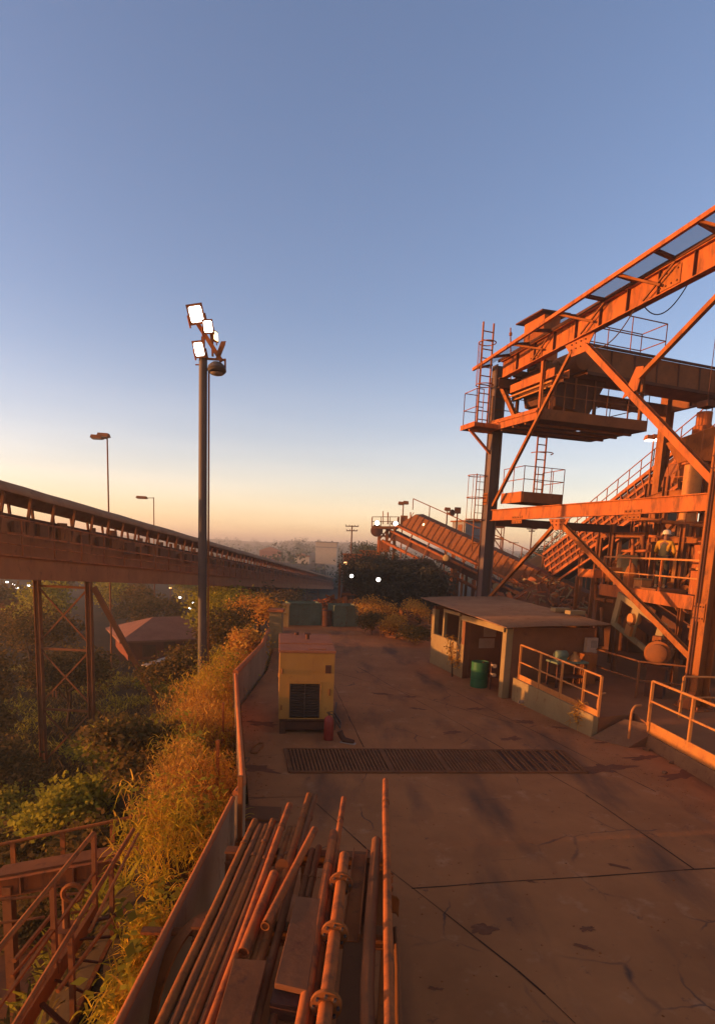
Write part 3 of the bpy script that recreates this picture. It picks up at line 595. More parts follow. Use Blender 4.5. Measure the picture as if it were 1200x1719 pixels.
# ---------------------------------------------------------------- hanging platform
PZ_ = 9.75
c0, c1, c2, c3 = [pZ(x, y, PZ_) for x, y in ((903, 703), (1084, 724), (990, 742), (846, 738))]
c3 = c0 + (c2 - c1) * 1.05
c3 = c0 + (c2 - c1)
t = thing('hanging_platform', 'large service platform hung inside the gantry below the conveyor head', 'platform', c0)
b = MB(); nn = 5                                  # chequer plate with gaps between plates
ex = (c1 - c0); ey = (c3 - c0)
for i in range(nn):
    for j in range(3):
        if (i, j) in ((2, 1),): f0 = .75
        else: f0 = .985 if i < nn - 1 else 1
        a = c0 + ex * (i / nn) + ey * (j / 3); b.hexa([a, a + ex / nn * f0, a + ex / nn * f0 + ey / 3 * .985, a + ey / 3 * .985], [q + Z3 * .03 for q in (a, a + ex / nn * f0, a + ex / nn * f0 + ey / 3 * .985, a + ey / 3 * .985)])
b.build('deck', DARK, t)
b = MB(); 
for p, q in ((c0, c1), (c1, c2), (c2, c3)): b.chan(p + Z3 * .2, q + Z3 * .2, .09, .4, .02)
for k in (.25, .5, .75): b.bar(c0 + ey * k - Z3 * .04, c1 + ey * k - Z3 * .04, .1, .09)
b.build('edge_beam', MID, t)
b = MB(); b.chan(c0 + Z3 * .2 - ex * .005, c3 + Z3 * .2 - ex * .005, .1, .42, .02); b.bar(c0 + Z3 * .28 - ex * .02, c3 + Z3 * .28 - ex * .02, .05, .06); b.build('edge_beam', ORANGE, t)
def prail(t_, pts, h, step, m, r=.02, rails=(1, .5)):
    b = MB()
    for p, q in zip(pts, pts[1:]):
        p = V(p); q = V(q); n_ = max(1, round((q - p).length / step))
        for i in range(n_ + 1): b.tube(lerp(p, q, i / n_), lerp(p, q, i / n_) + Z3 * h, r, 6)
        for f in rails: b.tube(p + Z3 * h * f, q + Z3 * h * f, r, 6)
    return b.build('guardrail', m, t_)
prail(t, [c0 + ex * .02 + Z3 * .4, c1 + Z3 * .4, c2 + Z3 * .4, c3 + Z3 * .4], 1.05, 1.1, MID)
for e_, a_, m_ in ((.03, .05, ORANGE), (.97, .08, MID), (.97, .92, MID), (.2, .92, MID)):
    p = c0 + ex * e_ + ey * a_; b = MB(); b.ibeam(p + Z3 * .3, V((p.x, p.y, TOPZ + .1)), .12, .12, .02, GE); b.build('hanger', m_, t)
# chute box and drive hanging over the platform
q = c0 + ex * .16 + ey * .35
t = thing('transfer_chute', 'dark steel chute box under the conveyor head above the hanging platform', 'chute', q)
b = MB(); l = ex * .62; dp = ey * .45
b.hexa([q + Z3 * .95 + l * .1, q + Z3 * .6 + l * .75, q + Z3 * .6 + l * .75 + dp, q + Z3 * .95 + l * .1 + dp], [q + Z3 * 2.25, q + Z3 * 2.15 + l, q + Z3 * 2.15 + l + dp, q + Z3 * 2.25 + dp]); b.build('hopper', DARK, t, bevel=.02)
b = MB(); b.chan(q + Z3 * 2.3 - ex * .06, q + Z3 * 2.2 + l * 1.06, .2, .25, .03); b.chan(q + Z3 * 2.3 + dp - ex * .06, q + Z3 * 2.2 + l * 1.06 + dp, .2, .25, .03)
for k in (.2, .5, .8): b.bar(q + Z3 * .8 + l * k - ey * .02, q + Z3 * 2.2 + l * k - ey * .02, .07, .07)
b.build('support_frame', MID, t)
b = MB(); p_ = c0 + ex * .13 + ey * .06 + Z3 * .35; b.path([p_, p_ + Z3 * 1.15, p_ + Z3 * 1.4 - ex * .012, p_ + Z3 * 1.55 - ex * .05], .09, 10); b.build('water_pipe', ORANGE, t, True)
b = MB()
for i in range(9): b.tube(q + l * (i / 9.) + Z3 * 2.5, q + l * (i / 9.) + dp + Z3 * 2.5, .075, 8)
b.build('idlers', MID, t, True)
# lit feeder trough leading to the head
f0 = pY(868, 655, 26.5); f1 = f0 - GD * 2.9
t = thing('feed_trough', 'sunlit orange trough beams left of the chute under the girder', 'trough', f0)
b = MB(); b.chan(f0, f1, .7, .32, .04); b.build('trough', ORANGE, t)
b = MB(); b.tube(f0 - Z3 * .33 - GE * .4, f1 - Z3 * .33 - GE * .4, .04, 8); b.tube(f0 - Z3 * .43 - GE * .2, f1 - Z3 * .43 - GE * .2, .03, 8); b.build('conduit', YEL, t, True)
b = MB(); b.ibeam(f0 - Z3 * .2 + GE * .1 + GD * .5, f1 - Z3 * .2 + GE * .1, .2, .3); b.ibeam(f0 + GD * .2 + GE * 3 + Z3 * .25, f0 + GD * .2 - GE * .8 + Z3 * .25, .18, .4); b.build('bearer', DARK, t)
# tube conveyor running right from the head
h0 = pY(965, 612, 25.6); h1 = h0 + GE * 13
t = thing('belt_gallery', 'closed dark conveyor gallery running right from the head above the platform', 'conveyor', h0)
b = MB(); d_ = GD * .75
b.hexa([h0 - d_ - Z3 * .5, h1 - d_ - Z3 * .5, h1 + d_ - Z3 * .5, h0 + d_ - Z3 * .5], [h0 - d_ * .9 + Z3 * .55, h1 - d_ * .9 + Z3 * .55, h1 + d_ * .9 + Z3 * .55, h0 + d_ * .9 + Z3 * .55]); b.build('casing', MID, t, bevel=.05)
b = MB(); b.bar(h0 - d_ + Z3 * .57, h1 - d_ + Z3 * .57, .1, .08); b.bar(h0 - d_ * 1.03 - Z3 * .5, h1 - d_ * 1.03 - Z3 * .5, .08, .12)
for i in range(12): b.bar(lerp(h0, h1, i / 11.) - d_ * 1.02 - Z3 * .45, lerp(h0, h1, i / 11.) - d_ * .96 + Z3 * .5, .05, .05)
b.build('casing_rib', DARK, t)
prail(t, [h0 + GE * .3 + d_ * -.9 + Z3 * .6, h0 + GE * 3.9 - d_ * .9 + Z3 * .6, h0 + GE * 3.9 + d_ * .9 + Z3 * .6, h0 + GE * .3 + d_ * .9 + Z3 * .6], 1.35, 1.7, MID, .022)
b = MB(); b.lathe(h0 - GE * .2 - d_ * 1.1, [(.35, 0), (.42, .05), (.42, 1.6), (.35, 1.65)], 20, GD); b.build('head_pulley', MID, t, True)
# drive cabin on top, lit
m0 = pY(908, 566, 29.0)
t = thing('drive_cabin', 'small orange sheet metal cabin with dark mono pitch roof on top of the gantry', 'cabin', m0)
ax = (GD, GE, Z3); b = MB(); b.box(m0 + Z3 * -.25, (1.5, .85, 1.9), ax); b.build('walls', ORANGE, t, bevel=.01)
b = MB(); a_ = m0 + Z3 * .72; b.hexa([a_ - GD * 1.0 - GE * .75 - Z3 * .0, a_ - GD * 1.0 + GE * .75 + Z3 * .05, a_ + GD * 1.0 + GE * .75 + Z3 * .05, a_ + GD * 1.0 - GE * .75 - Z3 * .0], [a_ - GD * 1.0 - GE * .75 + Z3 * .06, a_ - GD * 1.0 + GE * .75 + Z3 * .12, a_ + GD * 1.0 + GE * .75 + Z3 * .12, a_ + GD * 1.0 - GE * .75 + Z3 * .06]); b.build('roof', DARK, t)
b = MB(); b.box(m0 - GD * .705 + Z3 * -.2, (.03, .6, 1.5), ax); b.build('door', DARK, t)
b = MB(); b.ibeam(m0 - Z3 * 1.5 - GD * 1.6, m0 - Z3 * 1.5 + GD * 2.2, .3, .2); b.ibeam(m0 - Z3 * 1.5 - GD * 1.6 + GE * .7, m0 - Z3 * 1.5 + GD * 2.2 + GE * .7, .2, .2); b.build('bearer', DARK, t)
# caged access ladder and little landing on the far column
def ladder(t_, p, q, wd, ax, m, rung=.32, r=.03):
    b = MB()
    for s in (-1, 1): b.tube(p + ax * s * wd / 2, q + ax * s * wd / 2, r, 6)
    n_ = int((q - p).length / rung)
    for i in range(1, n_): b.tube(lerp(p, q, i / n_) - ax * wd / 2, lerp(p, q, i / n_) + ax * wd / 2, r * .6, 6)
    return b.build('ladder', m, t_)
LZ = pY(800, 718, 26.6).z
L0 = gq(GL - .1, -.85, LZ)
t = thing('column_landing', 'small caged ladder landing bracketed to the far gantry column', 'landing', L0)
b = MB(); b.box(L0 + Z3 * -.05, (1.1, 1.15, .06), ax); b.build('deck', MID, t)
b = MB(); b.box(L0 - GE * .58 + Z3 * .02, (1.2, .04, .2), ax); b.box(L0 - GD * .56 + Z3 * .02, (.04, 1.16, .16), ax); b.build('kick_plate', ORANGE, t)
b = MB(); b.bar(L0 - GE * .45 - Z3 * .12, gq(GL - .1, -.26, LZ - 1.0), .1, .1); b.bar(L0 - GE * .5 - Z3 * .13, gq(GL - .1, -.26, LZ - .13), .1, .1); b.build('bracket', ORANGE, t)
prail(t, [L0 + GE * .1 + GD * .5, L0 - GE * .53 + GD * .5, L0 - GE * .53 - GD * .5, L0 + GE * -.2 - GD * .5], 1.45, .7, RUST, .018)
la = L0 + GE * .1
lad = ladder(t, la, V((la.x, la.y, 14.1)), .5, GE, RUST, .33, .04)
b = MB()
for z in (11.6, 13.3): 
    c = V((la.x, la.y, z)); b.arc(c, GE, -GD, .36, .022, 0, 180, 14); b.arc(c, GE, GD, .36, .022, 0, 180, 14)
for a in (150, 180, 210): b.tube(V((la.x, la.y, 11.6)) + GE * .36 * math.cos(R_(a)) - GD * .36 * math.sin(R_(a)), V((la.x, la.y, 13.3)) + GE * .36 * math.cos(R_(a)) - GD * .36 * math.sin(R_(a)), .014, 5)
b.build('cage', RUST, t)
for px, top, lab in ((857, 550, 'thin antenna mast behind the caged ladder top'),):
    p = pY(px, 640, 29); b = MB(); b.tube(p, pY(px, top, 29), .03, 6); b.tube(pY(px, 563, 29), pY(px, 558, 29), .07, 6); tag(b.build('mast', MID), lab, 'mast')
# lower landing with ladder up to the platform
zl = 6.75; l0, l1 = pY(836, 858, 27.6), pY(912, 852, 27.2); l0 = pZ(832, 853, 6.7); 
l0 = gq(GL - .4, .35, 6.72)
t = thing('lower_landing', 'lower ladder landing with railing beside the far column above the mid girder', 'landing', l0)
ld = GE * 2.0; lw = -GD * 1.5
b = MB(); b.hexa([l0, l0 + ld, l0 + ld + lw, l0 + lw], [q + Z3 * .05 for q in (l0, l0 + ld, l0 + ld + lw, l0 + lw)]); b.build('deck', DARK, t)
b = MB(); b.chan(l0 + lw + Z3 * .2, l0 + ld + lw + Z3 * .2, .06, .42, .02); b.build('edge_beam', MID, t); b = MB(); b.chan(l0 + Z3 * .2 - GE * .04, l0 + lw + Z3 * .2 - GE * .04, .06, .44, .02); b.build('edge_beam', ORANGE, t)
prail(t, [l0 + Z3 * .4, l0 + lw + Z3 * .4, l0 + lw + ld + Z3 * .4, l0 + ld + Z3 * .4], 1.05, .8, RUST, .018)
b = MB(); b.bar(l0 + ld * .9 + lw * .5, l0 + ld * .15 + lw * .5 - Z3 * .7, .1, .1); b.build('bracket', MID, t)
la = l0 + ld * .72 + lw * .35 + Z3 * .05
ladder(t, la, V((la.x, la.y, PZ_ + 1.4)), .45, GE, RUST, .3, .04)
b = MB()
for z in (8.9,): c = V((la.x, la.y, z)); b.arc(c, GE, -GD, .5, .022, 0, 180, 14)
b.build('cage', RUST, t)
# cage going down behind the column
lc = gq(GL + .35, -.55, 0)
t = thing('caged_ladder', 'caged ladder descending on the outer side of the far column', 'ladder', V((lc.x, lc.y, 4.6)))
ladder(t, V((lc.x, lc.y, 4.6)) + GE * .2, V((lc.x, lc.y, 8.0)) + GE * .2, .4, GE, RUST, .33, .025)
b = MB()
for z in (6.0, 6.95, 7.9): c = V((lc.x, lc.y, z)); b.arc(c, GE, -GD, .4, .02, -10, 190, 14); b.arc(c, GE, GD, .38, .02, 0, 180, 14)
for a in (100, 140, 180): b.tube(V((lc.x, lc.y, 6)) + GE * .4 * math.cos(R_(a)) - GD * .4 * math.sin(R_(a)), V((lc.x, lc.y, 7.9)) + GE * .4 * math.cos(R_(a)) - GD * .4 * math.sin(R_(a)), .014, 5)
b.build('cage', RUST, t)
# hoist trolley and lamp box on the far right top girder
p = pY(1160, 641, 27.5); t = thing('hoist_trolley', 'small orange hoist trolley sitting on the right hand top girder', 'hoist', p)
b = MB(); b.box(p, (.7, 1.9, .35), ax); b.build('body', RUST, t, bevel=.03); b = MB(); b.tube(p - GE * .6 + Z3 * .25 - GD * .4, p - GE * .6 + Z3 * .25 + GD * .4, .22, 14); b.build('drum', ORANGE, t, True)
p = pY(1187, 679, 20); t = thing('hanging_flood', 'dark floodlight box hanging on a cable at the right edge', 'floodlight', p)
b = MB(); b.box(p, (.4, .42, .2), ax); b.build('housing', DARK, t, bevel=.015); b = MB(); b.tube(p, p + Z3 * 3.2, .012, 5); b.tube(p - Z3 * .1, p - Z3 * 1.4, .008, 5); b.build('hanger', DARK, t)

# ---------------------------------------------------------------- worker platform and machines below
wz = 3.45
k0 = pZ(1008, 984, wz); k1 = pZ(1166, 1006, wz)
kd = (k1 - k0).normalized(); kn = V((kd.y, -kd.x, 0)); kn = kn if kn.x > 0 else -kn
t = thing('work_platform', 'steel work platform with sunlit fascia and rails where the worker stands', 'platform', k0)
k2 = k1 + kn * 3.2; k3 = k0 + kn * 3.2
b = MB(); b.hexa([k0 - Z3 * .06, k1 - Z3 * .06, k2 - Z3 * .06, k3 - Z3 * .06], [k0, k1, k2, k3]); b.build('deck', DARK, t)
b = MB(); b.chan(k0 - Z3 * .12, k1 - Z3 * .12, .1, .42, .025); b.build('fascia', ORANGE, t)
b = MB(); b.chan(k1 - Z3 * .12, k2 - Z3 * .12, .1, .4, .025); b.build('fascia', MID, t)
rb = [lerp(k0, k1, f) + kn * .05 for f in (.0, .33, .66, 1.0)]
for i, p in enumerate(rb): b = MB(); b.bar(p, p + Z3 * 1.15, .055, .055); b.build('rail_post', ORANGE, t)
b = MB(); b.bar(rb[0] + Z3 * 1.15, rb[-1] + Z3 * 1.15, .06, .06); b.build('top_rail', YEL, t)
b = MB(); b.bar(rb[0] + Z3 * .6, rb[-1] + Z3 * .6, .045, .045); b.build('mid_rail', YEL, t)
for p in (lerp(k0, k1, .1) + kn * .4, lerp(k0, k1, .8) + kn * .4, k2 - kn * .3, k3 - kn * .3, lerp(k0, k1, .5) + kn * 3): b = MB(); b.ibeam(V((p.x, p.y, .5)), V((p.x, p.y, wz - .06)), .16, .16, .02, kd); b.build('leg', MID, t)
p = lerp(k0, k1, .40) + kn * .35; t = thing('tool_box', 'pale yellow plastic box on the work platform by the rail', 'box', p)
b = MB(); b.box(p + Z3 * .2, (.5, .4, .38), (kd, kn, Z3)); b.build('case', YEL, t, bevel=.03); b = MB(); b.box(p + Z3 * .42, (.52, .42, .05), (kd, kn, Z3)); b.build('lid', CREAM, t, bevel=.01)
p = lerp(k0, k1, .2) + kn * .55; b = MB(); b.lathe(p, [(.28, 0), (.27, .5), (.16, .8), (.04, .95)], 16); tag(b.build('funnel_hopper', RUST, smooth=True), 'dark cone topped canister on the platform left of the yellow box', 'canister')
p = lerp(k0, k1, .86) + kn * .9
t = thing('valve_block', 'orange valve block with stacked pipe fittings right of the worker', 'valve', p)
b = MB(); b.box(p + Z3 * .45, (.7, .7, .75), (kd, kn, Z3)); b.build('housing', ORANGE, t, bevel=.02)
b = MB(); b.lathe(p + Z3 * .85 + kn * .4, [(.3, 0), (.3, .1), (.17, .12), (.17, .8), (.3, .82), (.3, .92), (.2, .94), (.2, 1.2)], 16); b.lathe(p + Z3 * .85 - kd * .3, [(.18, 0), (.18, .08), (.1, .1), (.1, .5), (.18, .52), (.18, .6)], 14); b.build('pipe_stub', YEL, t, True)
b = MB(); b.arc(p + Z3 * 1.75 - kd * .3, kd, kn, .2, .02, 0, 360, 18); b.tube(p + Z3 * 1.4 - kd * .3, p + Z3 * 1.75 - kd * .3, .02); b.bar(p + Z3 * 1.75 - kd * .5, p + Z3 * 1.75 - kd * .1, .02); b.build('hand_wheel', ORANGE, t, True)
# small side landing left of the platform
p0 = pY(970, 960, 25.5); p1 = pY(996, 962, 24.6)
t = thing('side_landing', 'small orange step landing left of the work platform', 'landing', p0)
b = MB(); b.hexa([p0 - Z3 * .2, p1 - Z3 * .2, p1 + kn * 1.2 - Z3 * .2, p0 + kn * 1.2 - Z3 * .2], [p0 + Z3 * .14, p1 + Z3 * .14, p1 + kn * 1.2 + Z3 * .14, p0 + kn * 1.2 + Z3 * .14]); b.build('step_box', ORANGE, t)
prail(t, [p0 + Z3 * .14, p1 + Z3 * .14], 1.2, 1.2, ORANGE, .03, (.55, 1)); 
b = MB()
for q in (p0, p1): b.bar(q - Z3 * .2, V((q.x, q.y, .5)), .12, .12)
b.build('leg', MID, t)
# vibrating screen under the platform
v0 = pY(1032, 1022, 21.5); v1 = pY(1108, 1062, 18.6)
v1.z = v0.z - .75
vd = (v1 - v0).normalized(); vn = kn
t = thing('vibrating_screen', 'dusty cream vibrating screen with two dark openings below the platform', 'screen', v0)
vu = vd.cross(vn).normalized(); vu = vu if vu.z > 0 else -vu; L_ = (v1 - v0).length
def vq(a, u, n_=0): return v0 + vd * a * L_ + vu * u + vn * n_
b = MB()
for (a0, a1, u0, u1) in ((-.02, 1.02, .42, .62), (-.02, 1.02, -.62, -.45), (-.02, .08, -.45, .42), (.36, .5, -.45, .42), (.9, 1.02, -.45, .42)):
    b.hexa([vq(a0, u0), vq(a1, u0), vq(a1, u0, .08), vq(a0, u0, .08)], [vq(a0, u1), vq(a1, u1), vq(a1, u1, .08), vq(a0, u1, .08)])
b.build('side_plate', CREAM, t)
b = MB(); b.hexa([vq(0, -.6, .9), vq(1, -.6, .9), vq(1, -.6, 1.9), vq(0, -.6, 1.9)], [vq(0, .6, .9), vq(1, .6, .9), vq(1, .6, 1.9), vq(0, .6, 1.9)]); b.build('screen_body', DARK, t)
b = MB(); b.lathe(vq(.43, .1, -.12), [(.2, 0), (.2, .3)], 14, vn); b.box(vq(.43, -.3, -.05), (.35, .1, .35), (vd, vn, vu)); b.build('exciter', YEL, t, True)
for a in (.1, .9): b = MB(); b.bar(vq(a, -.6, .1), V((vq(a, -.6, .1).x, vq(a, -.6, .1).y, .5)), .14, .14); b.build('leg', MID, t)
# motor
m0 = pY(1107, 1094, 17.6); md = V((-.55, -.8, 0)).normalized(); mx_ = V((md.y, -md.x, 0))
t = thing('electric_motor', 'large dusty electric motor below the platform beside the near column', 'motor', m0)
b = MB(); b.lathe(m0, [(.30, .46), (.36, .44), (.36, .38), (.33, .36), (.33, -.36), (.36, -.38), (.36, -.44), (.28, -.46)], 26, md)
for k in range(26): a = 2 * math.pi * k / 26; o = mx_ * math.cos(a) + Z3 * math.sin(a); b.box(m0 + o * .34, (.05, .7, .015), (o, md, md.cross(o)))
b.build('housing', RUST, t, True)
b = MB(); b.lathe(m0 + md * .46, [(.28, 0), (.28, .1), (.2, .16), (.06, .17)], 22, md); b.build('fan_cover', MID, t, True)
b = MB(); b.tube(m0 - md * .46, m0 - md * .8, .05, 10); b.build('shaft', DARK, t, True)
b = MB(); b.box(m0 - Z3 * .42, (.7, .8, .08), (mx_, md, Z3)); b.box(m0 - Z3 * ((m0.z - .5) / 2 + .25), (.5, .6, m0.z - .9), (mx_, md, Z3)); b.build('base', DARK, t)
b = MB(); b.box(m0 + Z3 * .38 + mx_ * .1, (.25, .22, .16), (mx_, md, Z3)); b.build('terminal_box', RUST, t, bevel=.015)
base = [V((m0.x - 1.3, m0.y + 1.9, .5)), V((m0.x - .75, m0.y - .4, .5)), V((m0.x + .6, m0.y - 1.0, .5))]
railing('machine_guardrail', 'dark pipe guardrail round the motor below the platform', base, [1.1] * 3, (.5,), MID, .024, 'rails under the platform')
# big dark plant body behind: bins, plates and chutes
q0 = V((11.6, 23.0, .5))
t = thing('crusher_house', 'dark dusty crusher body filling the bay below the work platform', 'crusher', q0)
b = MB(); b.hexa([V((10.6, 26.4, .5)), V((20, 23.2, .5)), V((21.5, 28, .5)), V((12, 30.5, .5))], [V((10.4, 26.4, 3.2)), V((20, 23.2, 3.2)), V((21.5, 28, 3.2)), V((12, 30.5, 3.2))]); b.build('body', BROWNW, t, bevel=.03)
b = MB()
for i in range(8): p = lerp(V((10.55, 26.3, .5)), V((19.9, 23.1, .5)), i / 7.); b.bar(p, p + Z3 * 2.7, .12, .12)
b.build('stiffener', MID, t)
b = MB(); c = V((12.2, 25.2, 1.7)); b.lathe(c, [(.75, -.15), (.85, -.1), (.85, .1), (.75, .15)], 28, V((-.55, -.8, 0))); b.lathe(c, [(.15, -.3), (.15, .3)], 12, V((-.55, -.8, 0))); b.build('flywheel', RUST, t, True)
b = MB(); b.hexa([V((13, 24.3, 3.2)), V((15, 23.7, 3.2)), V((15.4, 25.2, 3.2)), V((13.4, 25.8, 3.2))], [V((12.4, 24, 4.9)), V((15.6, 23.1, 4.9)), V((16.2, 25.8, 4.9)), V((13, 26.6, 4.9))]); b.build('feed_hopper', RUST, t, bevel=.02)
# upper right: chutes, vertical pipe, columns
p = pY(1152, 890, 23.5)
t = thing('vertical_pipe', 'thick sunlit yellow riser pipe behind the mid girder at the right', 'pipe', p)
b = MB(); b.tube(V((p.x, p.y, 3.5)), V((p.x, p.y, 8.3)), .33, 22); b.build('riser', YEL, t, True)
for z in (4.9, 6.4, 8.2): b = MB(); b.lathe(V((p.x, p.y, z)), [(.33, 0), (.44, 0), (.44, .07), (.33, .07)], 22); b.build('flange', ORANGE, t, True)
b = MB(); c = V((p.x + .1, p.y, 8.3)); b.hexa([c + V((-.5, -.4, 0)), c + V((.6, -.4, 0)), c + V((.6, .5, 0)), c + V((-.5, .5, 0))], [c + V((-.9, -.6, .8)), c + V((1.4, -.6, 1.7)), c + V((1.4, .8, 1.7)), c + V((-.9, .8, .8))]); b.build('hood', RUST, t, bevel=.02)
p = pY(1165, 775, 26)
t = thing('red_chute', 'rust red plate chute at the head of the right hand conveyor', 'chute', p)
b = MB(); b.prism([pY(x, y, 25.5) for x, y in ((1128, 812), (1140, 775), (1160, 765), (1200, 742), (1230, 742), (1230, 830), (1190, 812), (1165, 800))], V((.3, 1.6, 0))); b.build('plates', RUST, t, bevel=.02)
b = MB(); b.lathe(p + Z3 * .9 + V((.2, 0, 0)), [(.4, 0), (.4, .5), (.3, .55), (.3, 1.1)], 18); b.build('gearbox', ORANGE, t, True)
b = MB()
for px in (1138, 1156, 1190): b.tube(pY(px, 812, 25.3), pY(px + 2, 735, 25.3), .03, 6)
b.tube(pY(1130, 770, 25.3), pY(1215, 700, 25.3), .03, 6); b.tube(pY(1130, 795, 25.3), pY(1215, 725, 25.3), .025, 6); b.build('guardrail', RUST, t)
# right inclined conveyor with ribbed hood
r0 = pY(930, 925, 44); r1 = pY(1215, 705, 31); r1 = V((r1.x, r1.y, r1.z)); rd = (r1 - r0).normalized(); rx = V((rd.y, -rd.x, 0)).normalized(); ru = rx.cross(rd)
t = thing('inclined_conveyor', 'ribbed inclined conveyor climbing to the right behind the gantry', 'conveyor', r0)
LL = (r1 - r0).length; b = MB()
b.hexa([r0 - rx * .9 - ru * 2.2, r1 - rx * .9 - ru * 2.2, r1 + rx * .9 - ru * 2.2, r0 + rx * .9 - ru * 2.2], [r0 - rx * .9 - ru * .5, r1 - rx * .9 - ru * .5, r1 + rx * .9 - ru * .5, r0 + rx * .9 - ru * .5]); b.build('gallery', DARK, t)
b = MB()
for k, wd in ((-.35, .2), (-.85, .14), (-1.3, .16), (-1.75, .14), (-2.2, .2), (-2.8, .14)): b.bar(r0 + rx * .95 + ru * k, r1 + rx * .95 + ru * k, wd, wd)
b.build('chord', ORANGE, t)
b = MB(); n_ = 26
for i in range(n_): p = lerp(r0, r1, i / (n_ - 1.)) + rx * .98; b.bar(p - ru * 2.0, p - ru * .35, .1, .06)
b.build('rib', ORANGE, t)
b = MB(); n_ = 16
for i in range(n_): p = lerp(r0, r1, i / (n_ - 1.)) + rx * .95 - ru * .35; b.tube(p, p + Z3 * 1.1, .03, 5)
for h in (.55, 1.1): b.tube(r0 + rx * .95 - ru * .35 + Z3 * h, r1 + rx * .95 - ru * .35 + Z3 * h, .03, 6)
b.build('handrail', RUST, t)
for f in (.25, .5, .75):
    p = lerp(r0, r1, f) - ru * 2.2
    for s in (-.7, .7): b = MB(); b.bar(p + rx * s, V((p.x + rx.x * s, p.y + rx.y * s, -.3)), .2, .2); b.build('trestle_leg', MID, t)

